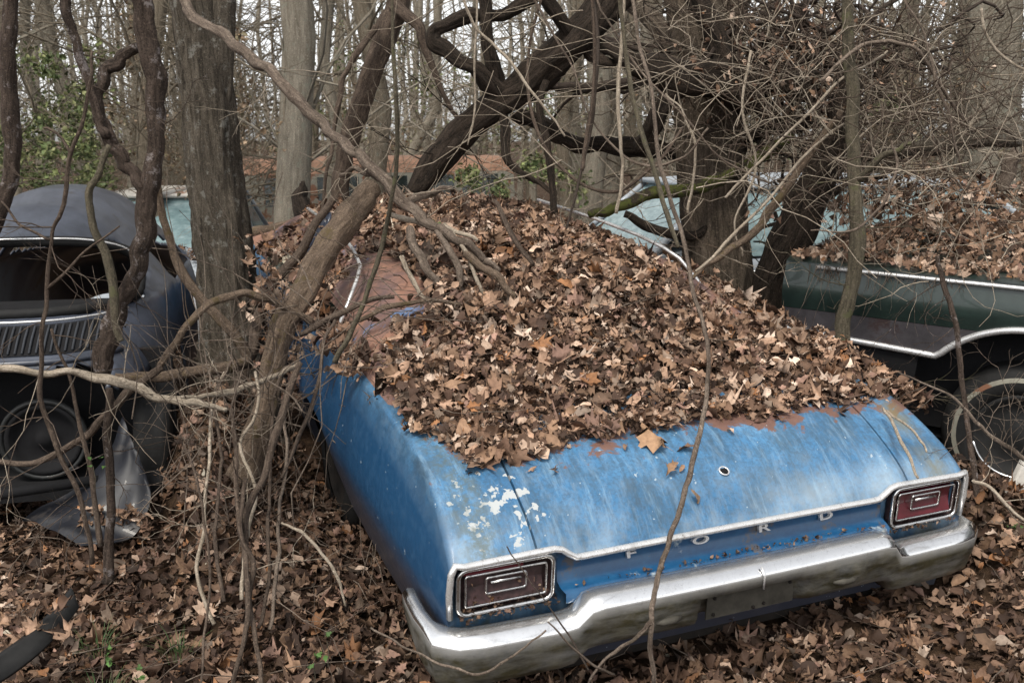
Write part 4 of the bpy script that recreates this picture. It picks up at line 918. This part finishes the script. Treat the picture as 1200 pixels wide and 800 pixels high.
wood('long_pale_branch','long pale branch lying level across the lower part of the black car','branch',[(-20,428,3.1,8),(40,435,3.1,9),(90,437,3.12,9),(130,446,3.15,11),(160,455,3.2,11),(195,468,3.22,9),(232,472,3.25,8),(266,480,3.3,5)],M['vinep'],12,.45,.08,k=8,wig=.005,twigs=10,tl=(.15,.4),tmat=M['vinep'],
 extra=[[(196,467,3.22,6),(232,466,3.3,6),(265,460,3.4,7),(300,448,3.5,7),(330,436,3.6,6),(352,426,3.7,5)]])
wood('curved_limb','bent brown limb dipping under the pale branch in front of the black car wheel','branch',[(-20,540,3.4,7),(30,543,3.4,7),(70,530,3.4,8),(105,508,3.4,9),(130,480,3.4,10),(160,452,3.42,10),(190,430,3.45,8)],M['vine'],9,.25)
wood('back_log','short horizontal log behind the thick leaning log','log',[(290,274,6.4,13),(320,270,6.35,14),(350,264,6.3,14),(368,262,6.3,12)],M['log'],12,.25,.08)
o=wood('stump','small black rotten stump beyond the horizontal log','stump',[(357,262,7.5,18),(352,240,7.5,24),(352,225,7.5,14),(355,212,7.5,4)],M['wet'],14,.5,.2)
# pale broken branch stub and white slab, right
wood('broken_branch','yellowish broken branch stub standing up over the leaves at the right edge','branch',[(1176,224,4.9,13),(1181,205,4.9,15),(1187,188,4.9,16),(1191,177,4.9,10)],M['dead'],10,.4,.1)
wood('grey_log','weathered grey log lying across the brush at the upper right','log',[(1215,162,5.5,22),(1180,160,5.55,26),(1140,163,5.6,26),(1095,172,5.7,20),(1050,178,5.8,14),(1010,186,5.8,10)],M['trunk'],14,.25,.1)
# --- hanging vines ---
VG='vines hanging around the blue car'
vines=[
 ('front_vine','long grey-brown vine hanging in front of the blue tail, crossing the chrome bumper','vine',[(735,-40,3.2,4),(748,40,3.1,5),(765,120,3.0,5),(772,185,2.95,6),(788,240,2.9,6),(803,290,2.85,6),(812,340,2.8,6),(826,385,2.75,6),(830,430,2.7,6),(824,490,2.62,7),(812,540,2.5,8),(800,585,2.4,8),(786,630,2.3,8),(774,665,2.25,8),(766,700,2.22,8),(762,740,2.2,8),(766,800,2.2,7)],'dead',dict(twigs=0,extra=[[(764,728,2.2,6),(745,748,2.2,5),(712,770,2.2,4),(690,800,2.2,3)],[(642,728,2.1,2),(690,775,2.15,3),(720,790,2.2,3)]])),
 ('hanging_vine','slim pale vine dropping from the upper middle to the left roof edge','vine',[(459,-20,3.3,4),(461,60,3.3,5),(464,110,3.3,6),(466,170,3.32,6),(459,230,3.35,6),(450,275,3.4,7),(438,320,3.4,7),(424,360,3.4,7),(408,395,3.4,8),(392,425,3.4,8)],'sap',{}),
 ('hanging_vine','dark vine dropping right of the diagonal trunk to a frayed end on the pile','vine',[(690,-20,4.6,6),(700,40,4.5,6),(698,100,4.4,5),(690,160,4.4,5),(676,220,4.3,4),(664,268,4.2,3)],'vined',{}),
 ('hanging_vine','thin vine curving out right across the top middle above the pile','vine',[(693,-20,4.0,5),(697,60,4.0,5),(695,110,4.0,5),(688,160,4.0,6),(682,200,4.0,5)],'vine',{}),
 ('hanging_vine','pale stem falling from the top edge right beside the mossy log tip','vine',[(725,-20,3.9,6),(733,60,3.9,6),(742,120,3.85,7),(757,170,3.8,7),(771,215,3.75,7),(783,255,3.7,7),(795,290,3.65,6)],'sap',{}),
 ('hanging_vine','pale vertical stem just left of the mossy log','vine',[(733,-20,4.4,4),(728,50,4.4,5),(724,110,4.35,6),(727,165,4.3,5),(730,200,4.3,5),(722,250,4.25,5)],'vinep',{}),
 ('hanging_vine','crooked white vine zigzagging across the diagonal trunk','vine',[(540,-10,4.3,4),(556,30,4.3,4),(582,55,4.3,4),(604,80,4.25,4),(622,105,4.2,4),(645,135,4.2,3),(662,160,4.2,3)],'vinep',{}),
 ('hanging_vine','thin straight vine dropping over the cut end of the diagonal trunk','vine',[(560,-20,4.5,3),(557,60,4.5,3),(556,130,4.5,3),(548,170,4.5,2)],'vinep',{}),
 ('hanging_vine','looping vine hanging left of the vine-wrapped tree','vine',[(640,-20,4.8,4),(620,60,4.8,4),(625,140,4.7,5),(660,200,4.6,5),(720,225,4.5,5),(770,190,4.5,5),(800,150,4.6,5)],'vine',{}),
 ('creeper_vine','twisted pair of creepers rising from the leaf litter left of the bumper','vine',[(272,478,3.1,5),(276,530,3.05,6),(277,580,3.0,7),(284,630,2.9,8),(290,680,2.8,9),(288,740,2.7,8),(270,810,2.6,7)],'vine',dict(extra=[[(288,560,3.0,5),(282,620,2.9,6),(296,660,2.85,7),(292,700,2.8,7),(300,750,2.7,6),(308,810,2.6,6)],[(352,425,3.3,7),(340,455,3.25,9),(325,505,3.15,10),(308,560,3.05,9),(290,600,2.98,9),(286,660,2.88,9)]],twigs=6)),
 ('creeper_vine','thin straight creeper stem left of the twisted pair','vine',[(216,520,2.9,3),(230,560,2.85,4),(240,610,2.8,4),(246,680,2.7,4),(240,750,2.6,4),(232,820,2.5,4)],'vine',{}),
 ('creeper_vine','pale bowed twig arching over the litter beside the blue rear side','vine',[(330,612,2.9,3),(352,622,2.88,5),(375,645,2.85,5),(395,675,2.82,5),(405,710,2.8,3)],'vinep',{}),
 ('creeper_vine','brown creeper running down from the left door along the blue side','vine',[(393,375,3.6,5),(380,400,3.5,5),(375,440,3.4,5),(363,480,3.35,6),(347,520,3.3,6),(330,560,3.2,4)],'vine',dict(twigs=5)),
 ('right_stem','dark speckled stem dropping from the green car deck to the right tail light','vine',[(1098,300,4.0,6),(1106,335,3.98,8),(1117,365,3.95,8),(1124,410,3.9,8),(1128,450,3.88,8),(1134,500,3.8,8),(1141,545,3.7,9),(1147,590,3.6,9)],'scaly',dict(twigs=3)),
 ('briar_branch','pale thorny branch reaching in from the right edge in front of the wheel','branch',[(1225,552,3.3,8),(1190,530,3.3,7),(1160,510,3.3,6),(1140,490,3.32,5),(1118,466,3.35,4),(1090,452,3.38,3),(1052,436,3.4,2)],'dead',dict(twigs=16,tl=(.15,.35),tr=.002)),
 ('fallen_twig','pale branch crossing below the right tail light to the edge','branch',[(1140,562,3.1,5),(1162,572,3.08,5),(1180,592,3.05,5),(1205,615,3.0,4)],'vinep',dict(twigs=3)),
 ('draped_stick','white stick draped over the right corner of the blue deck lid','stick',[(1035,478,3.35,4),(1048,500,3.25,5),(1062,528,3.12,5),(1076,560,3.02,4)],'vinep',dict(extra=[[(1036,480,3.35,3),(1062,498,3.25,3),(1080,518,3.2,3),(1086,530,3.18,2)]])),
 ('fallen_twig','thin twig bowed over the litter under the left bumper end','branch',[(435,735,2.3,3),(470,755,2.2,3),(520,778,2.15,4),(560,790,2.12,4),(590,775,2.1,4),(618,755,2.1,3),(640,738,2.12,3)],'dead',{}),
 ('fallen_twig','hair-thin dark stem crossing the left tail light','branch',[(594,640,2.45,2),(610,665,2.4,2),(640,705,2.35,2),(668,745,2.3,3),(690,785,2.25,3)],'vined',{}),
]
thin=lambda P:[(a,b,c,d*.8) for a,b,c,d in P]
for nm,lab,cat,pts,m_,kw in vines: wood(nm,lab,cat,thin(pts),M[m_],8,.2,k=8,wig=.0028,**kw)
# pale vine festoons in the tangle at the right
fest=[[(815,318,4.2,4),(850,285,4.25,5),(900,232,4.3,4),(955,172,4.35,4),(1000,135,4.4,3)],[(850,232,4.3,4),(880,200,4.3,4),(930,150,4.3,4),(985,95,4.3,4),(1040,60,4.35,3)],
[(1045,165,4.0,3),(1050,200,4.0,4),(1030,245,4.0,4),(1000,268,4.0,4),(950,270,4.05,2)],[(1060,0,4.2,3),(1085,45,4.2,3),(1095,90,4.2,5),(1110,130,4.2,4),(1125,200,4.2,3)],
[(1150,10,4.0,4),(1155,40,4.0,4),(1180,70,4.0,4),(1210,85,4.0,3)],[(960,95,4.2,5),(1000,60,4.25,6),(1040,48,4.3,6),(1075,60,4.3,5),(1110,110,4.35,5),(1135,145,4.4,4)],
[(780,110,4.6,3),(800,130,4.55,3),(815,170,4.5,4),(812,210,4.5,4),(806,250,4.45,4)],[(880,60,4.6,4),(870,120,4.5,4),(885,200,4.5,4),(860,260,4.5,3),(870,300,4.5,3)],
[(700,0,4.4,3),(740,70,4.4,3),(800,135,4.3,3),(850,190,4.3,3),(905,215,4.3,3)],[(620,-10,4.5,4),(665,70,4.5,3),(700,150,4.45,3),(745,190,4.4,4),(795,188,4.4,4),(830,150,4.4,3)]]
where=['sweeping up from the pile edge','rising steeply in the middle of the tangle','curling like a hook beside the pale sapling','kinked, hanging right of the sapling top','at the top right corner','forming a wide arch right of the sapling','short, along the left side of the vine-wrapped trunk','wavy, down the face of the vine-wrapped trunk','straight, slanting from top centre to the tangle','sagging under the diagonal trunk']
for k,(x0,lab,m_) in enumerate(((262,'leftmost brown creeper, left of the twisted pair by the bumper','vine'),(300,'creeper just right of the twisted pair, leaning to the blue car','vinep'),(318,'wiry creeper between the twisted pair and the blue rear side','vine'),(336,'creeper hanging closest to the blue rear side','dead'),(250,'faint creeper standing between the straight creeper and the leftmost brown one','vinep'))):
    y0=rnd.uniform(420,470); P_=[(x0+10+rnd.gauss(0,6),y0,3.5,3.5)]
    for j in range(1,7): P_.append((x0+rnd.gauss(0,6)-j*2.2,y0+j*rnd.uniform(42,50),3.5-j*.12,3.5+j*.25))
    wood('creeper_vine',lab,'vine',P_,M[m_],7,.25,k=6,wig=.006,twigs=4,tl=(.12,.3))
for lab,pts,m_ in (('forked pale stick lying across the top left of the pile',[(455,250,4.1,6),(490,262,4.0,7),(525,268,3.95,6),(560,282,3.9,4)],'vinep'),('short pale stick pointing down at the rusty panel edge',[(470,300,3.8,5),(482,325,3.75,6),(500,352,3.7,4)],'vinep'),('long thin stick lying level above the rusty panel',[(410,378,3.6,5),(450,362,3.6,6),(500,352,3.6,5),(540,356,3.6,3)],'log'),('slim whitish stick beside the flaky one',[(520,262,3.95,4),(548,300,3.85,5),(566,345,3.78,4)],'vinep'),('dark bent stick near the door handle',[(352,392,3.75,6),(392,372,3.7,7),(430,352,3.7,6),(462,348,3.7,4)],'vine')):
    wood('stick',lab,'stick',pts,M[m_],9,.4,wig=.005,group='broken sticks lying on the leaf pile')
for p,wh in zip(fest,where): wood('tangle_vine','pale vine '+wh,'vine',thin(p),M['vinep'] if rnd.random()<.55 else M['dead'],7,.15,k=7,wig=.006,twigs=2,tl=(.1,.35),group='pale vines of the tangle')
# dense tangle around the vine-wrapped tree and over the green car (uncountable)
def tbox(cx,cy,Y,sx,sy,sY,down=0):
    def f():
        px=rnd.gauss(cx,sx); py=rnd.gauss(cy,sy); Y_=Y+rnd.gauss(0,sY); a=rnd.uniform(0,2*PI)
        return at(px,min(py,330),Y_),(math.cos(a),rnd.gauss(0,.5),math.sin(a)*.7-down)
    return f
mb=MB()
twigs_into(mb,280,tbox(925,65,5.3,65,36,.25),(.3,1.1),(.0018,.005),.34,9)
twigs_into(mb,280,tbox(1010,150,4.9,80,60,.35),(.25,.9),(.0014,.004),.36,9)
twigs_into(mb,130,tbox(1100,110,5.2,70,50,.5),(.3,.9),(.0014,.0045),.34,9)
twigs_into(mb,40,tbox(890,200,5.5,55,60,.2,.5),(.3,1.0),(.002,.005),.2,8)
o=mb.build('vine_tangle',M['vine'],at=True); tag(o,'dense mat of brown vines and twigs over the vine-wrapped tree and the green car','vine tangle',kind='stuff')
mb=MB()
twigs_into(mb,110,tbox(970,120,4.5,110,80,.35),(.25,.9),(.0011,.003),.34,9)
twigs_into(mb,110,tbox(1090,210,4.5,70,50,.3),(.2,.7),(.0012,.003),.26,8)
twigs_into(mb,45,tbox(700,100,4.9,80,90,.3,.4),(.3,1.2),(.0012,.0035),.18,8)
twigs_into(mb,60,tbox(480,110,5,90,90,.4,.2),(.3,1.0),(.0012,.003),.18,8)
twigs_into(mb,150,tbox(900,110,4.9,80,70,.3,.2),(.25,.9),(.0012,.003),.32,9)
o=mb.build('pale_twigs',M['vinep'],at=True); tag(o,'pale dry twigs woven through the tangle above the wrecks','twigs',kind='stuff')
mb=MB()
twigs_into(mb,120,tbox(905,72,5.45,62,28,.2),(.3,.9),(.006,.018),.3,9,6)
twigs_into(mb,30,tbox(950,190,5.6,40,60,.2),(.3,1.0),(.006,.018),.2,8,6)
o=mb.build('dark_branches',M['vined'],at=True); tag(o,'dark thick branches packed on top of the vine-wrapped tree','branches',kind='stuff')
def dleaf(cx,cy,Y,sx,sy,sY):
    def f(): return at(rnd.gauss(cx,sx),rnd.gauss(cy,sy),Y+rnd.gauss(0,sY)),(0,-.5,1)
    return f
drift('caught_leaves','dry brown leaves caught in the vine tangle',None,650,dleaf(925,72,5.2,70,34,.3),size=(.02,.06),tilt=1.2)
drift('brush_leaves','dry leaves heaped in the brush behind the green car deck',None,800,dleaf(1090,236,5.6,75,16,.5),tilt=1.0)
drift('debris_leaves','brown leaves and litter banked against the left door of the blue car',None,450,lambda:(at(rnd.gauss(345,26),rnd.uniform(320,470),4.5+rnd.gauss(0,.12)),(0,-.8,.6)),tilt=.9)
drift('door_leaves','matted leaves caught at the window sill of the blue car',None,220,lambda:(CARM@Vector((rnd.gauss(-.93,.05),rnd.uniform(1.05,2.2),.95+abs(rnd.gauss(0,.05)))),(-.3,-.3,.9)),tilt=.8)
# fine twigs over litter
mb=MB()
def gbox(x0,x1,y0,y1,up=.15):
    def f():
        x=rnd.uniform(x0,x1); y=rnd.uniform(y0,y1); a=rnd.uniform(0,2*PI); return (x,y,ground_z(x,y)+.05+rnd.random()*.04),(math.cos(a),math.sin(a),up*rnd.random())
    return f
twigs_into(mb,110,gbox(-2.2,-.35,2.0,4.4),(.15,.7),(.001,.003),.18,7)
twigs_into(mb,50,gbox(.3,2.6,2.2,4.2),(.15,.5),(.001,.003),.18,7)
twigs_into(mb,90,lambda:(at(rnd.gauss(330,40),rnd.uniform(330,520),3.9+rnd.gauss(0,.3)),(rnd.gauss(0,1),rnd.gauss(0,.6),rnd.gauss(0,1))),(.2,.8),(.001,.0035),.2,7)
twigs_into(mb,60,lambda:(at(rnd.gauss(250,60),rnd.uniform(450,620),3.2+rnd.gauss(0,.3)),(rnd.gauss(0,.6),rnd.gauss(0,.6),1)),(.2,.8),(.001,.0025),.2,7)
def pb_():
    x=rnd.uniform(-.85,.9); y=rnd.uniform(.4,2.6); z,b=pile(x,y); a=rnd.uniform(0,2*PI); p=CARM@Vector((x,y,z+.01)); return p,(math.cos(a),math.sin(a),rnd.gauss(0,.12)-.25*math.sin(a)*0)
twigs_into(mb,150,pb_,(.08,.35),(.0009,.0022),.15,6)
twigs_into(mb,60,lambda:(CARM@Vector((rnd.gauss(-.7,.12),rnd.uniform(.9,1.9),1.18+rnd.random()*.1)),(rnd.gauss(0,1),rnd.gauss(0,1),rnd.gauss(0,.25))),(.15,.6),(.001,.003),.2,7)
o=mb.build('fine_twigs',M['dead'],at=True); tag(o,'fine pale twigs scattered over leaves, litter and car','twigs',kind='stuff')
# --- flat rubber strip, white slab ---
Pp=spline([tuple(at(x,y,Y)) for x,y,Y in((-40,800,2.45),(0,778,2.55),(40,748,2.65),(66,722,2.75),(84,700,2.85))],8)
mb=MB(); mb.grid([[tuple(p+np.array([0,0,.035])) for p in Pp],[tuple(p+np.array([.03,-.05,.05])) for p in Pp],[tuple(p+np.array([.07,-.10,.02])) for p in Pp]],flip=True); o=mb.build('rubber_strip',M['rubber']); o.modifiers.new('s','SOLIDIFY').thickness=.012
tag(o,'curved black rubber strip half buried in leaves at the lower left corner','rubber strip')
a=at(1190,575,3.75); mb=MB(); mb.box((-.035,-.02,-.12),(.05,.02,.14)); o=mb.build('painted_board',M['white'],None,False,mw=Matrix.Translation(a)@Matrix.Rotation(R(20),4,'Y'),bevel=.008); tag(o,'chalky white board upright in the leaves at the right edge','board')
for px,py,Y,s_,lab in((35,300,0,0,''),): pass
o_=[]
for px,py,Y,s_,lab in((895,268,0,0,''),): pass
mb=MB(); mb.tube([at(298,300,6.6),at(315,290,6.55),at(345,288,6.5),at(358,294,6.5)],[.03,.055,.05,.025],8,rough=.5); o=mb.build('bleached_chunk',M['rubble'],at=True); tag(o,'bleached lump of wood behind the horizontal log','wood chunk')
# dark tattered tarp-like panel beside the log
Q=[at(385,250,5.1),at(345,315,5.0),at(352,322,4.9),at(392,262,4.95)]
mb=MB(); rows=[[tuple(Q[0].lerp(Q[1],t)+Vector((0,0,.02*math.sin(t*9+u*7)))*(1) + (Q[3]-Q[0])*u*1.6+Vector((0,.03*math.sin(u*16),0))) for t in np.linspace(0,1,12)] for u in np.linspace(0,1,16)]
mb.grid(rows); o=mb.build('sheet_metal_piece',paint('dark_navy_metal',(.012,.018,.035),.35,.0,coat=.3)); o.modifiers.new('s','SOLIDIFY').thickness=.01; o.name='sheet_metal_piece'; o.data.name='sheet_metal_piece'; tag(o,'creased dark navy sheet metal wedged behind the thick leaning log','car panel')

# --- grass tufts and seedlings ---
def tuft(px,py,Y,n,h,lab):
    c=at(px,py,Y); c.z=ground_z(c.x,c.y)+.03; V=[];Fc=[];C=[]
    for i in range(n):
        a=rnd.uniform(0,2*PI); r_=rnd.random()*.07; b0=c+Vector((math.cos(a)*r_,math.sin(a)*r_,0)); L=h*rnd.uniform(.5,1.1); lean=rnd.uniform(.2,1.1); col=np.array(rnd.choice([(.045,.09,.03),(.06,.11,.04),(.10,.12,.05)]))
        sd=Vector((-math.sin(a),math.cos(a),0))*.0022; k=len(V)
        for j in range(4):
            t=j/3; p=b0+Vector((math.cos(a)*L*lean*t*t,math.sin(a)*L*lean*t*t,L*t*(1-.35*t*lean))); w_=1-t*.9; V+= [tuple(p-sd*w_),tuple(p+sd*w_)]; C+=[col,col]
        for j in range(3): Fc.append((k+2*j,k+2*j+1,k+2*j+3,k+2*j+2))
    o=np_mesh('grass_tuft',[(np.array(V),[np.array(Fc)],np.array(C),0)],[M['grassm']]); tag(o,lab,'grass')
tuft(112,745,2.6,90,.13,'green grass tuft above the rubber strip end, lower left'); tuft(205,690,2.85,45,.10,'sparse grass tuft by the pale leaf, right of the reddish sapling'); tuft(110,700,2.95,40,.09,'small grass tuft at the foot of the reddish sapling')
def seedling(px,py,Y,n,s,lab,stem=.08):
    c=at(px,py,Y); e=empty('seedling',lab,'seedling',loc=c)
    mb=MB(); mb.tube([(0,0,-stem),(.004,0,-stem*.5),(0,0,0)],.0015,5,cap=False); mb.build('stem',M['sap'],e,at=True)
    P=[(rnd.gauss(0,.02),rnd.gauss(0,.02),rnd.uniform(-.01,.02)) for _ in range(n)]; a=leaf_cloud(np.array(P),np.tile([0,-.3,1],(n,1)),(s*.7,s),np.array([1.]),.4,tmpl=[2,3,4],pal=np.array([(.05,.11,.025)]))
    np_mesh('leaves',[(a[0],a[1],a[2],0)],[M['green']],e)
seedling(109,546,3.0,4,.035,'tiny green seedling before the torn fender'); seedling(128,774,2.4,6,.03,'green seedling at the bottom left by the grass'); seedling(160,790,2.35,5,.035,'bright green seedling at the bottom left edge, right of the other'); seedling(367,776,2.4,5,.035,'green seedling among leaves left of the bumper end'); seedling(383,750,2.5,1,.04,'single small green leaf left of the chrome bumper end')
seedling(1120,650,3.6,6,.045,'green seedling on the litter right of the bumper'); seedling(1190,620,3.4,6,.05,'green seedling beside the white board'); seedling(505,262,4.0,3,.04,'tiny green sprout in the sticks')

# ================= WOODS BEYOND =================
def bare_proto(seed,h,r0,mt,nb,low=.8):
    random_state=rnd.getstate(); rnd.seed(seed)
    e=bpy.data.objects.new('bare_tree',None); pts=[];rad=[]; x=y=0
    for i in range(15):
        t=i/14; x+=rnd.gauss(0,.11); y+=rnd.gauss(0,.11); pts.append((x,y,h*t-.2)); rad.append(r0*(1-.72*t)*(1.25 if i==0 else 1))
    mb=MB(); mb.tube(pts,rad,12,rough=.15,furrow=.06,seed=seed); t_=mb.build('trunk',mt,e,at=True)
    mb=MB()
    for i in range(nb):
        z=rnd.uniform(low,h*.9 if rnd.random()<.4 else 6.5); j=min(13,int(z/h*14)); p=Vector(pts[j]).lerp(Vector(pts[j+1]),z/h*14-j); a=rnd.uniform(0,2*PI); L=rnd.uniform(.5,3.4)**1.0
        twig_rec(mb,p,Vector((math.cos(a),math.sin(a),rnd.uniform(.1,2.0))).normalized(),L,rnd.uniform(.006,.024),2,.20)
    c_=mb.build('crown',mt,e,at=True); rnd.setstate(random_state); return e,t_,c_
protos=[bare_proto(10+i,rnd.uniform(11,15),[.07,.10,.14,.19,.05,.12][i],M['trunkfar'] if i%2 else M['trunkfar2'],[26,30,28,24,30,28][i],[.5,.8,1.2,1.6,.4,.7][i]) for i in range(6)]
used=set()
def plant(k,x,y,s,lab,group='bare trees in the woods behind the wrecks',ry=0,cat='tree'):
    e,t_,c_=protos[k]
    n=bpy.data.objects.new('bare_tree',None) if k in used else e
    link(n); n.location=(x,y,ground_z(x,y)-.05); n.rotation_euler=(R(rnd.gauss(0,2)),R(rnd.gauss(0,2.0)+ry),rnd.uniform(0,6.28)); n.scale=(s,s,s)
    tag(n,lab,cat,group)
    if k in used:
        for o in(t_,c_): q=o.copy(); link(q); q.parent=n
    used.add(k)
named=[(333,9.0,3,.92,'straight grey trunk behind the horizontal log, left of centre'),(1172,9.2,3,1.35,'broad pale-brown trunk standing at the upper right corner'),(1057,10.5,2,.8,'mid-brown trunk left of the upper right corner trunk'),(692,12,3,.8,'light brown straight trunk seen between diagonal trunk and vine-wrapped tree'),
 (445,11,2,.95,'trunk right behind the dark slanting trunk'),(1020,13,2,1.0,'slim trunk just right of the pale sapling top'),(388,13,1,1.0,'thin trunk between the straight grey trunk and the slanting trunk'),(158,10,2,.8,'brown trunk behind the scaly stem'),(655,16,2,1.0,'thin distant trunk above the middle of the pile'),(1120,12,1,1.0,'thin trunk left of the broad corner trunk')]
for px,Y,k,s,lab in named: p=at(px,100,Y); plant(k,p.x,Y,s,lab)
cnt=0
while cnt<145:
    Y=11+42*rnd.random()**1.15; px=rnd.uniform(-40,1240) if cnt<82 else rnd.choice([rnd.uniform(-520,-40),rnd.uniform(1240,1720)]); p=at(px,100,Y)
    if any(abs(px-q[0])<16 and Y<q[1]+3 for q in named) : continue
    if Y<17 and 280<px<540: continue
    plant(rnd.choice([0,0,1,1,2,4,4,5,5,3] if Y>18 else [0,1,4,5,4]),p.x,Y,rnd.uniform(.8,1.25),'bare grey-brown tree deep in the leafless woods behind the wrecks'); cnt+=1
# far off wood
mb=MB()
for i in range(230):
    Y=rnd.uniform(48,85); px=rnd.uniform(-600,1800); p=at(px,100,Y); z0=ground_z(p.x,Y)-.3; r_=rnd.uniform(.07,.2); mb.tube([(p.x,Y,z0),(p.x+rnd.gauss(0,.3),Y,z0+8),(p.x+rnd.gauss(0,.7),Y,z0+16)],[r_,r_*.7,r_*.3],5,cap=False,seed=i)
def fb():
    Y=rnd.uniform(40,80); p=at(rnd.uniform(-600,1800),rnd.uniform(20,200),Y); a=rnd.uniform(0,2*PI); return p,(math.cos(a),math.sin(a),rnd.uniform(-.2,1))
twigs_into(mb,1700,fb,(1.5,4),(.012,.04),.2,5,3)
o=mb.build('far_off_wood',M['trunkfar'],at=True); tag(o,'far-off leafless wood closing the view','woods',kind='stuff')
# mid-distance brush: fine grey-brown twigs
mb=MB()
def mbx(x0,x1,y0,y1,Y0,Y1):
    def f():
        Y=rnd.uniform(Y0,Y1); p=at(rnd.uniform(x0,x1),rnd.uniform(y0,y1),Y); a=rnd.uniform(0,2*PI); return p,(math.cos(a),math.sin(a)*.5,rnd.uniform(-.3,1.1))
    return f
twigs_into(mb,1100,mbx(-120,1320,60,240,9,22),(.5,2.0),(.002,.006),.2,7,3)
twigs_into(mb,900,mbx(130,330,-20,240,9,13),(.4,1.5),(.002,.006),.22,7,3)
twigs_into(mb,700,mbx(1000,1230,20,180,7,12),(.4,1.6),(.002,.006),.22,7,3)
o=mb.build('thin_brush',M['trunkfar2'],at=True); tag(o,'thin leafless brush filling the space between the trunks','brush',kind='stuff')
# understory leaves: sparse browns and evergreen greens
def under(name,lab,n,boxes,pal,size,tilt=1.5):
    P=[]
    for i in range(n):
        x,y,Y,sx,sy,sY=rnd.choice(boxes); c=noise.noise(Vector((i*.13,1,1)))
        P.append(tuple(at(rnd.gauss(x,sx),rnd.gauss(y,sy),Y+rnd.gauss(0,sY))))
    P=np.array(P); a=leaf_cloud(P,np.tile([0,0,1.],(n,1)),size,np.ones(len(pal)),tilt,pal=np.array(pal)); o=np_mesh(name,[(a[0],a[1],a[2],0)],[M['green']]); tag(o,lab,'undergrowth',kind='stuff')
GR=[(.06,.085,.030),(.09,.12,.045),(.14,.165,.06),(.19,.20,.09)]
cl=lambda n,x0,x1,y0,y1,Y0,Y1,s=12: [(rnd.uniform(x0,x1),rnd.uniform(y0,y1),rnd.uniform(Y0,Y1),rnd.uniform(.4,1)*s,rnd.uniform(.4,1)*s,.4) for _ in range(n)]
under('evergreen_undergrowth','soft green evergreen growth in the woods at left and middle',8500,cl(14,600,760,60,190,16,26,14)+cl(10,330,480,20,150,18,28,16)+cl(26,0,115,60,225,10,15)+cl(16,-10,120,150,225,9,12)+cl(9,540,720,190,235,9,14,10)+cl(5,560,680,90,200,14,20)+cl(4,1020,1060,50,150,9,11,8)+cl(10,350,560,60,180,16,24),GR,(.04,.10))
under('distant_undergrowth','pale green and brown undergrowth screening the ground far between the trunks',10000,cl(110,-400,1600,118,185,22,38,16),[(.17,.19,.09),(.22,.22,.12),(.24,.19,.12),(.20,.16,.11),(.30,.27,.19)],(.07,.2))
under('brown_understory','brown withered leaves still hanging on the thin understory',6500,cl(30,120,330,20,235,9,14,16)+cl(20,0,1200,100,220,12,22,16)+cl(24,980,1200,40,200,7.5,11,16),[(.22,.15,.09),(.16,.11,.07),(.30,.22,.15),(.20,.17,.10)],(.03,.08))

drift('bonnet_leaves','brown leaves covering the bonnet of the blue car beyond the log',None,500,lambda:((lambda x,y:(CARM@Vector((x,y,ztop(y)+.01+rnd.random()*.03)),(0,0,1)))(rnd.uniform(-.9,.85),rnd.uniform(3.9,5.2))))
drift('far_debris_leaves','leaves and litter heaped between the big left trunk and the leaning log',None,170,lambda:(at(rnd.gauss(318,16),rnd.uniform(275,400),5.0+rnd.gauss(0,.15)),(0,-.6,.8)),tilt=.9)


mb=MB()
def rb():
    t=rnd.choice([rnd.gauss(.02,.05),rnd.gauss(.3,.2),rnd.uniform(-.1,.9)]); return GM@Vector((t,-.02-rnd.random()*.02,1.13)),(rnd.gauss(0,.25),rnd.gauss(0,.1),-1)
twigs_into(mb,60,rb,(.08,.38),(.0008,.002),.16,6)
o=mb.build('rootlets',M['dead'],at=True); tag(o,'thin rootlets hanging over the side of the dark green wreck','rootlets',kind='stuff')

drift('strip_leaves','fallen leaves lying over the rubber strip and the torn fender',None,150,lambda:((at(rnd.uniform(-5,85),rnd.uniform(715,790),2.62)+Vector((0,0,.03)),(0,-.2,1)) if rnd.random()<.4 else (at(rnd.uniform(90,175),rnd.uniform(600,640),3.8)+Vector((0,0,.02)),(0,-.4,1))),w=PW_GND,size=(.04,.08))
